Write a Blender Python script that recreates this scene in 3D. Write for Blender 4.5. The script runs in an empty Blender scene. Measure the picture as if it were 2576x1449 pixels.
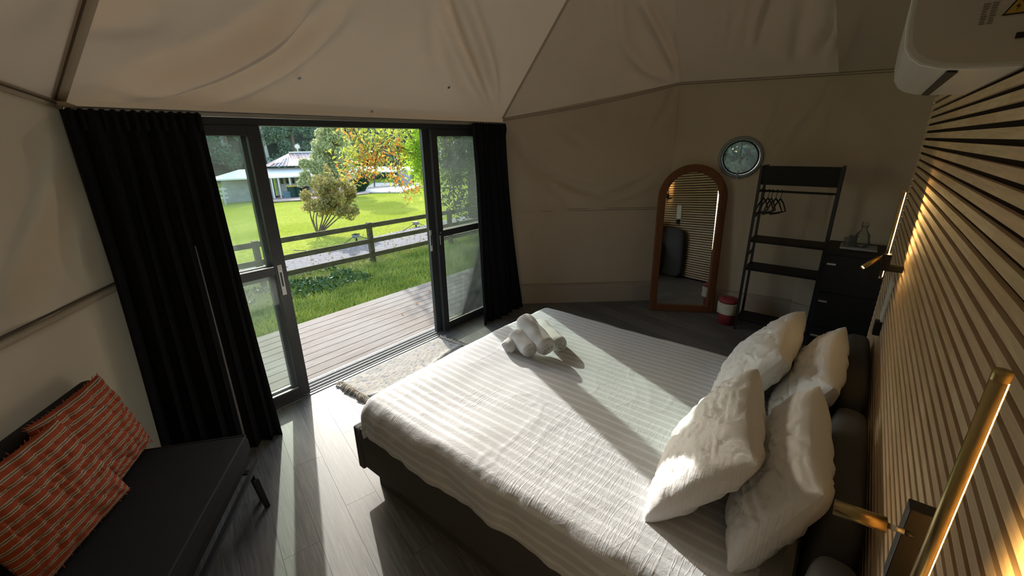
import bpy, math, random
import numpy as np
from mathutils import Vector, Matrix, noise
R = math.radians
rnd = random.Random(7)
nr = np.random.RandomState(5)
scene = bpy.context.scene
col = scene.collection

# ------------------------------------------------------------------ camera
F = 1066.0
def nz(v): v = np.array(v, float); return v/np.linalg.norm(v)
UPc = -nz((47, -3105.5, -F))
Yc = nz((915, 379.5, -F)); Yc = nz(Yc-UPc*np.dot(UPc, Yc)); Xc = np.cross(Yc, UPc)
RM = np.array([Xc, Yc, UPc]); CAM = np.array([0, 0, 2.0])
cd = bpy.data.cameras.new('camera'); cam = bpy.data.objects.new('camera', cd); col.objects.link(cam)
cd.sensor_width = 36; cd.lens = F/2576*36; cd.clip_start = .02; cd.clip_end = 500
m4 = Matrix([[*RM[0], CAM[0]], [*RM[1], CAM[1]], [*RM[2], CAM[2]], [0, 0, 0, 1]])
cam.matrix_world = m4
scene.camera = cam
def ray(px, py): return RM @ nz((px-1288, -(py-724.5), -F))
def onp(px, py, P, N):
    d = ray(px, py); P = np.array(P, float); N = np.array(N, float)
    return CAM+d*(np.dot(P-CAM, N)/np.dot(d, N))
def onz(px, py, z=0): return onp(px, py, (0, 0, z), (0, 0, 1))
def onx(px, py, x): return onp(px, py, (x, 0, 0), (1, 0, 0))
def ony(px, py, y): return onp(px, py, (0, y, 0), (0, 1, 0))
GZ, GX, GS = -.45, -5.0, .064
def gz(x): return GZ + GS*(x-GX) if x < GX else GZ      # garden slopes gently away from the deck
def ong(px, py): return onp(px, py, (GX, 0, GZ), (-GS, 0, 1))

# ------------------------------------------------------------------ world, sun, exposure
SUN_EL, SUN_AZ = 19.5, 24.5
vs = scene.view_settings
scene.display_settings.display_device = 'sRGB'
vs.view_transform = 'Standard'; vs.look = 'None'; vs.exposure = 0.0; vs.gamma = 1.0; vs.use_curve_mapping = False
w = bpy.data.worlds.new('world'); scene.world = w; w.use_nodes = True
nt = w.node_tree; nt.nodes.clear()
sky = nt.nodes.new('ShaderNodeTexSky'); sky.sky_type = 'NISHITA'; sky.sun_disc = False
sky.sun_elevation = R(SUN_EL); sky.sun_rotation = R(-90+SUN_AZ); sky.altitude = 50; sky.dust_density = 1.5
bg = nt.nodes.new('ShaderNodeBackground'); bg.inputs[1].default_value = .72
wo = nt.nodes.new('ShaderNodeOutputWorld')
nt.links.new(sky.outputs[0], bg.inputs[0]); nt.links.new(bg.outputs[0], wo.inputs[0])
sd = bpy.data.lights.new('sun', 'SUN'); sd.energy = 6.6; sd.angle = R(.6); sd.color = (1, .965, .90)
so = bpy.data.objects.new('sun', sd); col.objects.link(so); so.location = (-12, 6, 8)
sdir = Vector((math.cos(R(SUN_AZ))*math.cos(R(SUN_EL)), -math.sin(R(SUN_AZ))*math.cos(R(SUN_EL)), -math.sin(R(SUN_EL))))
so.rotation_euler = sdir.to_track_quat('-Z', 'Y').to_euler()

# ------------------------------------------------------------------ materials
def newmat(name, color, rough=.6, metal=0, spec=.5):
    m = bpy.data.materials.new(name); m.use_nodes = True
    b = m.node_tree.nodes['Principled BSDF']
    b.inputs['Base Color'].default_value = (*color, 1); b.inputs['Roughness'].default_value = rough
    b.inputs['Metallic'].default_value = metal; b.inputs['Specular IOR Level'].default_value = spec
    return m
def N(m, t, **kw):
    n = m.node_tree.nodes.new(t)
    for k, v in kw.items(): setattr(n, k, v)
    return n
def L(m, a, b): m.node_tree.links.new(a, b)
def bsdf(m): return m.node_tree.nodes['Principled BSDF']
def coords(m, scale=(1, 1, 1), rot=0, kind='Object'):
    tc = N(m, 'ShaderNodeTexCoord'); mp = N(m, 'ShaderNodeMapping')
    mp.inputs['Scale'].default_value = scale; mp.inputs['Rotation'].default_value = (0, 0, rot)
    L(m, tc.outputs[kind], mp.inputs[0]); return mp.outputs[0]
def ramp(m, fac, stops):
    r = N(m, 'ShaderNodeValToRGB'); cr = r.color_ramp
    while len(cr.elements) < len(stops): cr.elements.new(.5)
    for e, (p, c) in zip(cr.elements, stops): e.position = p; e.color = (*c, 1) if len(c) == 3 else c
    L(m, fac, r.inputs[0]); return r.outputs[0]
def noisef(m, vec, scale=5, detail=4, rough=.5, dist=0):
    n = N(m, 'ShaderNodeTexNoise'); n.inputs['Scale'].default_value = scale; n.inputs['Detail'].default_value = detail
    n.inputs['Roughness'].default_value = rough; n.inputs['Distortion'].default_value = dist
    L(m, vec, n.inputs['Vector']); return n.outputs[0]
def bump(m, h, strength=.3, dist=.01, prev=None):
    b = N(m, 'ShaderNodeBump'); b.inputs['Strength'].default_value = strength; b.inputs['Distance'].default_value = dist
    L(m, h, b.inputs['Height'])
    if prev is not None: L(m, prev, b.inputs['Normal'])
    L(m, b.outputs[0], bsdf(m).inputs['Normal']); return b.outputs[0]
def noisemat(name, c1, c2, rough=.7, scale=8, bstr=.2, bdist=.005, sc=(1, 1, 1), spec=.3, detail=4, metal=0):
    m = newmat(name, c1, rough, metal, spec); v = coords(m, sc); f = noisef(m, v, scale, detail)
    L(m, ramp(m, f, [(.3, c1), (.7, c2)]), bsdf(m).inputs['Base Color'])
    if bstr: bump(m, f, bstr, bdist)
    return m
def mixmath(m, op, a, b, clamp=False):
    n = N(m, 'ShaderNodeMath', operation=op); n.use_clamp = clamp
    for i, x in enumerate((a, b)):
        if isinstance(x, (int, float)): n.inputs[i].default_value = x
        else: L(m, x, n.inputs[i])
    return n.outputs[0]

M = {}
# canvas: lets a little daylight through
def canvas(name, c, thin=.054):
    m = newmat(name, c, .85, 0, .15); v = coords(m)
    f = noisef(m, v, 1.3, 5, .6)
    L(m, ramp(m, f, [(.3, tuple(x*.93 for x in c)), (.7, tuple(x*1.05 for x in c))]), bsdf(m).inputs['Base Color'])
    wv = noisef(m, v, 900, 2); bump(m, wv, .25, .001)
    tr = N(m, 'ShaderNodeBsdfTranslucent'); tr.inputs[0].default_value = (c[0]*.9, c[1]*.85, c[2]*.75, 1)
    mx = N(m, 'ShaderNodeMixShader'); mx.inputs[0].default_value = thin
    out = m.node_tree.nodes['Material Output']
    L(m, bsdf(m).outputs[0], mx.inputs[1]); L(m, tr.outputs[0], mx.inputs[2]); L(m, mx.outputs[0], out.inputs[0])
    return m
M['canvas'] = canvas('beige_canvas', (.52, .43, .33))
M['dim_canvas'] = canvas('beige_dim_canvas', (.48, .395, .30), .008); M['double'] = canvas('beige_half_dim_canvas', (.50, .41, .315), .026)      # one fabric; dimmer copies put shade into the back and right panels
M['seam'] = noisemat('canvas_seam_tape', (.44, .36, .27), (.5, .42, .31), .8, 300, .2, .002)
M['seam_dark'] = noisemat('seam_thread', (.10, .075, .055), (.13, .1, .07), .8, 300, .1, .001)
# vinyl plank floor
def plankmat():
    m = newmat('grey_oak_vinyl', (.3, .29, .26), .42, 0, .35)
    v = coords(m, (1.5, 26, 1), R(0), 'Object')
    oi = N(m, 'ShaderNodeObjectInfo')
    va = N(m, 'ShaderNodeVectorMath', operation='ADD'); cx = N(m, 'ShaderNodeCombineXYZ')
    L(m, mixmath(m, 'MULTIPLY', oi.outputs['Random'], 40.), cx.inputs[0]); L(m, mixmath(m, 'MULTIPLY', oi.outputs['Random'], 17.), cx.inputs[1])
    L(m, v, va.inputs[0]); L(m, cx.outputs[0], va.inputs[1])
    f = noisef(m, va.outputs[0], 2.2, 7, .65, .6)
    c = ramp(m, f, [(.25, (.085, .082, .073)), (.5, (.155, .15, .135)), (.75, (.25, .243, .22))])
    hs = N(m, 'ShaderNodeHueSaturation'); L(m, c, hs.inputs['Color'])
    L(m, mixmath(m, 'ADD', mixmath(m, 'MULTIPLY', oi.outputs['Random'], .3), .85), hs.inputs['Value'])
    L(m, hs.outputs[0], bsdf(m).inputs['Base Color'])
    L(m, mixmath(m, 'ADD', mixmath(m, 'MULTIPLY', f, .25), .40), bsdf(m).inputs['Roughness'])
    bump(m, f, .5, .0015); return m
M['plank'] = plankmat()
M['floor_gap'] = newmat('plank_joint', (.05, .048, .045), .8)
def deckmat():
    m = newmat('weathered_deck_timber', (.3, .24, .19), .75, 0, .12)
    v = coords(m, (40, 1.2, 1)); f = noisef(m, v, 2.5, 8, .65, .5)
    v2 = coords(m, (1, 1, 1)); f2 = noisef(m, v2, 1.2, 3)
    c1 = ramp(m, f, [(.3, (.15, .125, .10)), (.55, (.27, .245, .215)), (.75, (.42, .39, .35))])
    c2 = ramp(m, f2, [(.35, (.92, .85, .78)), (.65, (1.05, 1.04, 1.02))])
    mx = N(m, 'ShaderNodeMix', data_type='RGBA', blend_type='MULTIPLY'); mx.inputs[0].default_value = 1
    L(m, c1, mx.inputs[6]); L(m, c2, mx.inputs[7]); L(m, mx.outputs[2], bsdf(m).inputs['Base Color'])
    bump(m, f, .7, .002); return m
M['deck'] = deckmat()
M['alu_dark'] = noisemat('charcoal_aluminium', (.035, .037, .04), (.045, .047, .05), .42, 60, .05, .001, spec=.5)
M['alu'] = newmat('anodised_aluminium', (.62, .62, .6), .35, .9)
M['track'] = newmat('pale_track_metal', (.5, .51, .5), .5, .3)
M['white_metal'] = newmat('white_powder_coat', (.85, .85, .83), .35)
M['black'] = newmat('black_metal', (.012, .012, .013), .45)
M['black_wood'] = noisemat('black_cabinet', (.006, .006, .006), (.011, .011, .011), .5, 20, .05, .001, (1, 8, 1), spec=.25)
M['silver'] = newmat('brushed_silver', (.75, .74, .7), .3, .8)
M['brass'] = noisemat('brushed_brass', (.42, .32, .14), (.52, .40, .19), .34, 40, .1, .0005, (1, 1, .03), metal=1)
M['rubber'] = newmat('black_rubber', (.01, .01, .01), .8)
# glass: thin pane, dusty, transparent to light
def glassmat(name, tint, dust, dustcol):
    m = bpy.data.materials.new(name); m.use_nodes = True; t = m.node_tree; t.nodes.clear()
    out = N(m, 'ShaderNodeOutputMaterial'); tr = N(m, 'ShaderNodeBsdfTransparent'); tr.inputs[0].default_value = (*tint, 1)
    gl = N(m, 'ShaderNodeBsdfGlossy'); gl.inputs['Roughness'].default_value = .03
    fr = N(m, 'ShaderNodeFresnel'); fr.inputs[0].default_value = 1.35
    m1 = N(m, 'ShaderNodeMixShader'); L(m, fr.outputs[0], m1.inputs[0]); L(m, tr.outputs[0], m1.inputs[1]); L(m, gl.outputs[0], m1.inputs[2])
    tl = N(m, 'ShaderNodeBsdfTranslucent'); tl.inputs[0].default_value = (*dustcol, 1)
    v = coords(m); f = noisef(m, v, 2.6, 6, .6, .7)
    fac = ramp(m, f, [(.3, (dust*.45,)*3), (.7, (dust*1.5,)*3)])
    m2 = N(m, 'ShaderNodeMixShader'); L(m, fac, m2.inputs[0]); L(m, m1.outputs[0], m2.inputs[1]); L(m, tl.outputs[0], m2.inputs[2])
    L(m, m2.outputs[0], out.inputs[0]); return m
M['glass'] = glassmat('dusty_door_glass', (.90, .93, .905), .012, (.75, .8, .78))
M['porthole'] = glassmat('clear_vinyl_window', (.33, .40, .42), .05, (.4, .45, .45))
M['curtain'] = noisemat('black_blockout_curtain', (.010, .010, .012), (.017, .017, .019), .95, 60, .3, .002, spec=.1)
M['lining'] = noisemat('curtain_lining_edge', (.2, .2, .2), (.26, .26, .26), .9, 80, .2, .002)
# linen
def duvetmat(stripes=True, name='white_sateen_stripe'):
    m = newmat(name, (.8, .8, .8), .6, 0, .35)
    tc = N(m, 'ShaderNodeTexCoord'); sp = N(m, 'ShaderNodeSeparateXYZ'); L(m, tc.outputs['UV'], sp.inputs[0])
    v = coords(m, (1, 1, 1))
    vo = N(m, 'ShaderNodeTexVoronoi'); vo.feature = 'DISTANCE_TO_EDGE'; vo.inputs['Scale'].default_value = 5
    wp = N(m, 'ShaderNodeTexNoise'); wp.inputs['Scale'].default_value = 4; wp.inputs['Detail'].default_value = 3; L(m, v, wp.inputs['Vector'])
    add = N(m, 'ShaderNodeVectorMath', operation='MULTIPLY_ADD'); L(m, wp.outputs['Color'], add.inputs[0]); add.inputs[1].default_value = (.35, .35, .35); L(m, v, add.inputs[2])
    L(m, add.outputs[0], vo.inputs['Vector'])
    crease = ramp(m, vo.outputs['Distance'], [(0, (1, 1, 1)), (.035, (0, 0, 0))])
    big = noisef(m, v, 3.5, 3); fine = noisef(m, coords(m, (1, 1, 1)), 38, 5, .6, 1.2)
    mask = noisef(m, v, 1.7, 2)
    ws = []
    for ang, sc_, w_ in ((1.15, (22, 2.2, 1), .035), (.35, (16, 1.8, 1), .025), (1.9, (30, 3.5, 1), .04)):
        f_ = noisef(m, coords(m, sc_, ang), 1, 2, .4, .5)
        ws.append(ramp(m, f_, [(.5-w_, (0, 0, 0)), (.5, (1, 1, 1)), (.5+w_, (0, 0, 0))]))
    crease = mixmath(m, 'MAXIMUM', mixmath(m, 'MAXIMUM', ws[0], ws[1]), ws[2])
    cm = mixmath(m, 'MULTIPLY', crease, ramp(m, mask, [(.42, (0, 0, 0)), (.6, (1, 1, 1))]))
    if stripes:
        s = mixmath(m, 'SINE', mixmath(m, 'MULTIPLY', sp.outputs[1], 2*math.pi/.052), 0)
        sc = ramp(m, s, [(.46, (.585, .60, .615)), (.54, (.72, .735, .75))])
        s01 = mixmath(m, 'GREATER_THAN', s, 0.)
        L(m, sc, bsdf(m).inputs['Base Color'])
        L(m, mixmath(m, 'SUBTRACT', .72, mixmath(m, 'MULTIPLY', s01, .22)), bsdf(m).inputs['Roughness'])
    b1 = bump(m, big, .15, .015); b2 = bump(m, fine, .45, .004, b1); bump(m, cm, .3, .0022, b2)
    return m
M['duvet'] = duvetmat()
M['pillow'] = duvetmat(False, 'white_cotton_pillowcase')
for n_ in M['pillow'].node_tree.nodes:
    if n_.type == 'BUMP': n_.inputs['Strength'].default_value *= 1.2
bsdf(M['pillow']).inputs['Base Color'].default_value = (.82, .81, .79, 1)
M['towel'] = noisemat('white_terry', (.74, .74, .72), (.82, .82, .8), .95, 320, .9, .004, spec=.1)
M['bed_fabric'] = noisemat('charcoal_upholstery', (.075, .073, .068), (.10, .098, .09), .9, 400, .5, .002, spec=.15)
M['sofa'] = noisemat('dark_grey_weave', (.026, .026, .026), (.042, .042, .042), .92, 500, .5, .002, spec=.15)
M['sofa_pipe'] = newmat('sofa_piping', (.03, .03, .032), .8)
# timber slats
def slatmat():
    m = newmat('oak_slat', (.4, .26, .14), .55, 0, .35)
    oi = N(m, 'ShaderNodeObjectInfo')
    tc = N(m, 'ShaderNodeTexCoord'); sp = N(m, 'ShaderNodeSeparateXYZ'); L(m, tc.outputs['Object'], sp.inputs[0])
    yy = mixmath(m, 'ADD', mixmath(m, 'MULTIPLY', sp.outputs[1], 2.3), mixmath(m, 'MULTIPLY', oi.outputs['Random'], 31.))
    wn = N(m, 'ShaderNodeTexWhiteNoise', noise_dimensions='1D'); L(m, mixmath(m, 'FLOOR', yy, 0), wn.inputs['W'])
    v = coords(m, (30, 1.5, 30)); f = noisef(m, v, 3, 6, .6, .6)
    c = ramp(m, wn.outputs['Value'], [(0, (.72, .52, .31)), (.35, (.76, .61, .38)), (.7, (.78, .57, .38)), (1, (.84, .68, .45))])
    g = ramp(m, f, [(.3, (.78, .74, .7)), (.7, (1.08, 1.06, 1.04))])
    mx = N(m, 'ShaderNodeMix', data_type='RGBA', blend_type='MULTIPLY'); mx.inputs[0].default_value = 1
    L(m, c, mx.inputs[6]); L(m, g, mx.inputs[7]); L(m, mx.outputs[2], bsdf(m).inputs['Base Color'])
    bump(m, f, .2, .001); return m
M['slat'] = slatmat()
M['felt'] = noisemat('dark_felt_backing', (.016, .009, .006), (.026, .015, .010), .95, 300, .3, .002)
M['mirror_frame'] = noisemat('reddish_timber_frame', (.15, .055, .022), (.20, .078, .03), .5, 6, .15, .002, (12, 12, 1))
M['mirror'] = newmat('mirror_silver', (.86, .87, .86), .01, 1)
M['red'] = newmat('red_plastic', (.30, .035, .04), .5)
M['bag'] = noisemat('cream_bin_liner', (.55, .48, .36), (.65, .58, .45), .5, 12, .5, .01)
M['ac'] = newmat('white_gloss_plastic', (.72, .72, .69), .22)
M['ac_side'] = newmat('white_satin_plastic', (.60, .57, .52), .5)
M['ring'] = newmat('grey_vinyl_ring', (.25, .27, .28), .5)
M['carafe'] = glassmat('thin_glassware', (.86, .9, .88), .12, (.8, .8, .8))
def emis(name, c, s):
    m = bpy.data.materials.new(name); m.use_nodes = True; b = bsdf(m)
    b.inputs['Base Color'].default_value = (*c, 1); b.inputs['Emission Color'].default_value = (*c, 1); b.inputs['Emission Strength'].default_value = s
    return m
M['led'] = emis('warm_led', (1, .62, .22), 230)
M['led2'] = emis('cool_led_strip', (1, .85, .6), 9)
def cushmat():
    m = newmat('orange_striped_weave', (.45, .1, .04), .9, 0, .1)
    tc = N(m, 'ShaderNodeTexCoord'); sp = N(m, 'ShaderNodeSeparateXYZ'); L(m, tc.outputs['UV'], sp.inputs[0])
    v = coords(m); wob = noisef(m, v, 6, 3)
    x = mixmath(m, 'ADD', sp.outputs[1], mixmath(m, 'MULTIPLY', wob, .012))
    fr = mixmath(m, 'FRACT', mixmath(m, 'MULTIPLY', x, 13.0), 0)
    r = N(m, 'ShaderNodeValToRGB'); r.color_ramp.interpolation = 'CONSTANT'
    st = [(0, (.50, .105, .045)), (.5, (.66, .52, .36)), (.62, (.17, .13, .10)), (.74, (.66, .52, .36)), (.86, (.5, .105, .045))]
    while len(r.color_ramp.elements) < len(st): r.color_ramp.elements.new(.5)
    for e, (p, c) in zip(r.color_ramp.elements, st): e.position = p; e.color = (*c, 1)
    L(m, fr, r.inputs[0])
    f = noisef(m, coords(m, (1, 1, 1)), 260, 3)
    mx = N(m, 'ShaderNodeMix', data_type='RGBA', blend_type='MULTIPLY'); mx.inputs[0].default_value = 1
    L(m, r.outputs[0], mx.inputs[6]); L(m, ramp(m, f, [(.3, (.75, .75, .75)), (.7, (1.1, 1.1, 1.1))]), mx.inputs[7])
    L(m, mx.outputs[2], bsdf(m).inputs['Base Color']); bump(m, f, .7, .003); return m
M['cushion'] = cushmat()
M['fringe_orange'] = newmat('orange_thread', (.5, .11, .05), .9)
def rugmat():
    m = newmat('woven_rag_rug', (.5, .46, .38), .95, 0, .1); v = coords(m, (1, 1, 1))
    f = noisef(m, coords(m, (14, 5, 1)), 4, 5, .7); g = noisef(m, coords(m, (120, 14, 1)), 3, 4, .6)
    L(m, ramp(m, f, [(.36, (.20, .23, .30)), (.46, (.45, .43, .38)), (.58, (.62, .57, .46)), (.7, (.36, .37, .38))]), bsdf(m).inputs['Base Color'])
    bump(m, g, 1, .008); return m
M['rug'] = rugmat()
M['rug_fringe'] = noisemat('cream_wool', (.5, .44, .34), (.62, .56, .45), .95, 60, .3, .003)
# garden
def grassmat(name, a, b, c, sc=1):
    m = newmat(name, a, .95, 0, 0); v = coords(m, (1, 1, 1)); f = noisef(m, v, .22*sc, 4, .6); g = noisef(m, coords(m, (1, 1, 1)), 9*sc, 5, .7)
    c1 = ramp(m, f, [(.35, a), (.65, b)]); c2 = ramp(m, g, [(.3, (.55, .6, .5)), (.7, (1.25, 1.25, 1.1))])
    mx = N(m, 'ShaderNodeMix', data_type='RGBA', blend_type='MULTIPLY'); mx.inputs[0].default_value = 1
    L(m, c1, mx.inputs[6]); L(m, c2, mx.inputs[7]); L(m, mx.outputs[2], bsdf(m).inputs['Base Color'])
    bump(m, g, .8, .05); return m
M['lawn'] = grassmat('mown_lawn', (.30, .345, .05), (.40, .43, .085), None)
M['blade'] = noisemat('grass_blades', (.22, .30, .05), (.46, .50, .12), .7, 1.5, 0, spec=.2)
M['weed'] = noisemat('ground_cover_weeds', (.05, .11, .03), (.10, .17, .05), .6, 3, 0, spec=.3)
M['gravel'] = noisemat('grey_gravel', (.07, .073, .08), (.19, .19, .20), .9, 14, 1, .03, detail=8)
M['soil'] = noisemat('dry_soil', (.22, .17, .11), (.3, .24, .16), .95, 6, .6, .03)
M['hill'] = noisemat('forest_floor', (.015, .03, .012), (.03, .05, .02), .95, .3, .6, .2)
M['fence'] = noisemat('mossy_grey_timber', (.055, .045, .022), (.11, .10, .045), .85, 6, .6, .01, (1, 1, 4), detail=6)
def leafmat(name, a, b, trans=.35):
    m = newmat(name, a, .55, 0, .35); v = coords(m); f = noisef(m, v, 9, 2)
    c = ramp(m, f, [(.35, a), (.65, b)]); L(m, c, bsdf(m).inputs['Base Color'])
    tr = N(m, 'ShaderNodeBsdfTranslucent'); L(m, c, tr.inputs[0])
    mx = N(m, 'ShaderNodeMixShader'); mx.inputs[0].default_value = trans
    out = m.node_tree.nodes['Material Output']; L(m, bsdf(m).outputs[0], mx.inputs[1]); L(m, tr.outputs[0], mx.inputs[2]); L(m, mx.outputs[0], out.inputs[0])
    return m
M['leaf_poplar'] = leafmat('silvery_green_leaves', (.34, .38, .14), (.68, .68, .40))
M['leaf_forest'] = leafmat('eucalypt_leaves', (.13, .20, .14), (.26, .34, .24), .3)  # this and the next leaf tone lightened to put distance haze in
M['leaf_forest2'] = leafmat('pale_eucalypt_leaves', (.24, .31, .19), (.46, .52, .34), .3)
M['leaf_shrub'] = leafmat('olive_orange_leaves', (.22, .24, .07), (.46, .34, .12), .35)
M['leaf_orange'] = leafmat('autumn_orange_leaves', (.55, .16, .04), (.62, .34, .06), .5)
M['leaf_green'] = leafmat('green_turning_leaves', (.28, .36, .06), (.5, .5, .1), .5)
M['leaf_lime'] = leafmat('lime_fern_leaves', (.40, .62, .05), (.55, .75, .1), .55)
M['leaf_dark'] = leafmat('dark_bush_leaves', (.02, .06, .02), (.06, .12, .04), .2)
M['leaf_fallen'] = leafmat('fallen_yellow_leaves', (.55, .38, .08), (.6, .5, .2), .1)
M['bark'] = noisemat('grey_brown_bark', (.12, .09, .06), (.2, .16, .11), .9, 12, .5, .02, (1, 1, .3))
M['bark_pale'] = noisemat('pale_gum_bark', (.45, .43, .38), (.6, .58, .52), .8, 3, .3, .02, (1, 1, .2))
M['roof'] = noisemat('rusty_corrugated_roof', (.36, .40, .47), (.38, .2, .14), .5, .7, .3, .02, detail=5)
M['roof_white'] = newmat('pale_veranda_roof', (.85, .80, .70), .6)
M['wall_white'] = newmat('white_weatherboard', (.62, .64, .62), .7)
M['wall_grey'] = noisemat('grey_render_wall', (.3, .3, .3), (.4, .4, .39), .8, 2, .2, .01)
M['dark_glass'] = newmat('dark_window_glass', (.03, .05, .05), .1)
M['green_bin'] = newmat('dark_green_bin_plastic', (.015, .05, .035), .5)
M['yellow'] = newmat('yellow_bin_lid', (.55, .38, .05), .5)
M['bluebin'] = newmat('blue_grey_plastic', (.12, .2, .22), .5)
M['pave'] = noisemat('red_brown_paving', (.36, .22, .17), (.5, .4, .33), .8, 2, .2, .01)
M['concrete'] = noisemat('pale_concrete', (.6, .55, .48), (.7, .66, .6), .8, 2, .1, .01)
M['label_grey'] = newmat('label_print_grey', (.22, .19, .16), .6)
M['warn'] = newmat('warning_yellow', (.55, .36, .05), .5)

# ------------------------------------------------------------------ mesh helpers
ORG = {}
def origin(o): return ORG.get(o.name, Vector((0, 0, 0))) if o else Vector((0, 0, 0))
def tag(o, label=None, cat=None, group=None, kind=None):
    if label: o['label'] = label
    if cat: o['category'] = cat
    if group: o['group'] = group
    if kind: o['kind'] = kind
    return o
def empty(name, loc, label=None, cat=None, group=None, kind=None):
    o = bpy.data.objects.new(name, None); col.objects.link(o); o.location = loc; o.empty_display_size = .1
    ORG[o.name] = Vector(loc); return tag(o, label, cat, group, kind)
class MB:
    def __init__(s): s.v = []; s.f = []; s.uv = None
    def add(s, vs, fs):
        b = len(s.v); s.v += [tuple(map(float, p)) for p in vs]; s.f += [tuple(i+b for i in f) for f in fs]; return s
    def box(s, c, d, rz=0, mat=None):
        x, y, z = d[0]/2, d[1]/2, d[2]/2
        pts = [Vector((a*x, b*y, e*z)) for a in (-1, 1) for b in (-1, 1) for e in (-1, 1)]
        rm = mat if mat is not None else Matrix.Rotation(rz, 3, 'Z')
        pts = [rm @ p + Vector(c) for p in pts]
        return s.add(pts, [(0, 1, 3, 2), (4, 6, 7, 5), (0, 4, 5, 1), (2, 3, 7, 6), (0, 2, 6, 4), (1, 5, 7, 3)])
    def span(s, a, b): return s.box([(a[i]+b[i])/2 for i in range(3)], [abs(b[i]-a[i]) for i in range(3)])
    def beam(s, p0, p1, w, h, up=(0, 0, 1)):
        p0, p1 = Vector(p0), Vector(p1); d = p1-p0; l = d.length; d.normalize(); up = Vector(up)
        if abs(d.dot(up)) > .99: up = Vector((1, 0, 0))
        side = d.cross(up).normalized(); u2 = side.cross(d)
        return s.box((p0+p1)/2, (l, w, h), mat=Matrix((d, side, u2)).transposed())
    def tube(s, path, r, n=8, cap=True, r2=None):
        path = [Vector(p) for p in path]; k = len(path); rings = []
        prev = None
        for i, p in enumerate(path):
            t = (path[min(i+1, k-1)]-path[max(i-1, 0)]).normalized()
            if prev is None: a = t.cross(Vector((0, 0, 1)) if abs(t.z) < .9 else Vector((1, 0, 0))).normalized()
            else: a = (prev-t*prev.dot(t)).normalized()
            prev = a; b = t.cross(a)
            rr = r if r2 is None else r+(r2-r)*i/max(1, k-1)
            rings.append([p+a*rr*math.cos(2*math.pi*j/n)+b*rr*math.sin(2*math.pi*j/n) for j in range(n)])
        vs = [p for q in rings for p in q]; fs = []
        for i in range(k-1):
            for j in range(n): fs.append((i*n+j, i*n+(j+1) % n, (i+1)*n+(j+1) % n, (i+1)*n+j))
        if cap: fs += [tuple(range(n))[::-1], tuple(range((k-1)*n, k*n))]
        return s.add(vs, fs)
    def lathe(s, prof, c=(0, 0, 0), n=24, axis=None):
        vs = []; k = len(prof); c = Vector(c)
        q = Vector((0, 0, 1)).rotation_difference(Vector(axis)).to_matrix() if axis is not None else Matrix.Identity(3)
        for (r, z) in prof:
            for j in range(n): vs.append(q @ Vector((r*math.cos(2*math.pi*j/n), r*math.sin(2*math.pi*j/n), z))+c)
        fs = [(i*n+j, i*n+(j+1) % n, (i+1)*n+(j+1) % n, (i+1)*n+j) for i in range(k-1) for j in range(n)]
        return s.add(vs, fs)
    def prism(s, pts, e):
        # pts: planar polygon (3D), e: extrusion vector
        n = len(pts); e = Vector(e); a = [Vector(p) for p in pts]; b = [p+e for p in a]
        return s.add(a+b, [tuple(range(n))[::-1], tuple(range(n, 2*n))]+[(i, (i+1) % n, n+(i+1) % n, n+i) for i in range(n)])
    def grid(s, P, closed=False):
        nu, nv = len(P), len(P[0]); vs = [p for r in P for p in r]; fs = []
        for i in range(nu if closed else nu-1):
            for j in range(nv-1): i2 = (i+1) % nu; fs.append((i*nv+j, i2*nv+j, i2*nv+j+1, i*nv+j+1))
        return s.add(vs, fs)
    def build(s, name, mat, parent=None, smooth=False, bevel=0, loc=None, **kw):
        me = bpy.data.meshes.new(name); o0 = origin(parent)
        if parent is None:
            o0 = Vector(loc) if loc is not None else Vector(((min(p[0] for p in s.v)+max(p[0] for p in s.v))/2, (min(p[1] for p in s.v)+max(p[1] for p in s.v))/2, min(p[2] for p in s.v)))
        me.from_pydata([(p[0]-o0.x, p[1]-o0.y, p[2]-o0.z) for p in s.v], [], s.f)
        me.materials.append(mat)
        o = bpy.data.objects.new(name, me); col.objects.link(o)
        if parent is None: o.location = o0
        else: o.parent = parent
        ORG[o.name] = o0
        if smooth: me.shade_smooth()
        if bevel:
            b = o.modifiers.new('bevel', 'BEVEL'); b.width = bevel; b.segments = 2; b.limit_method = 'ANGLE'; b.angle_limit = R(40)
        me.validate(); tag(o, kw.get('label'), kw.get('cat'), kw.get('group'), kw.get('kind'))
        return o
def fastmesh(name, V, Fc, mat, parent=None, loc=None, smooth=False, mats=None, midx=None, **kw):
    """V (n,3) array; Fc (m,k) array of equal-size faces"""
    me = bpy.data.meshes.new(name); o0 = origin(parent) if parent is not None else Vector(loc if loc is not None else (0, 0, 0))
    V = np.asarray(V, np.float32)-np.array(o0, np.float32); Fc = np.asarray(Fc, np.int32)
    me.vertices.add(len(V)); me.vertices.foreach_set('co', V.ravel())
    k = Fc.shape[1]; me.loops.add(Fc.size); me.loops.foreach_set('vertex_index', Fc.ravel())
    me.polygons.add(len(Fc)); me.polygons.foreach_set('loop_start', np.arange(0, Fc.size, k, dtype=np.int32))
    if smooth: me.polygons.foreach_set('use_smooth', np.ones(len(Fc), bool))
    for mm in (mats or [mat]): me.materials.append(mm)
    if midx is not None: me.polygons.foreach_set('material_index', np.asarray(midx, np.int32))
    me.update(calc_edges=True)
    o = bpy.data.objects.new(name, me); col.objects.link(o)
    if parent is None: o.location = o0
    else: o.parent = parent
    ORG[o.name] = o0
    return tag(o, kw.get('label'), kw.get('cat'), kw.get('group'), kw.get('kind'))
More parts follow.
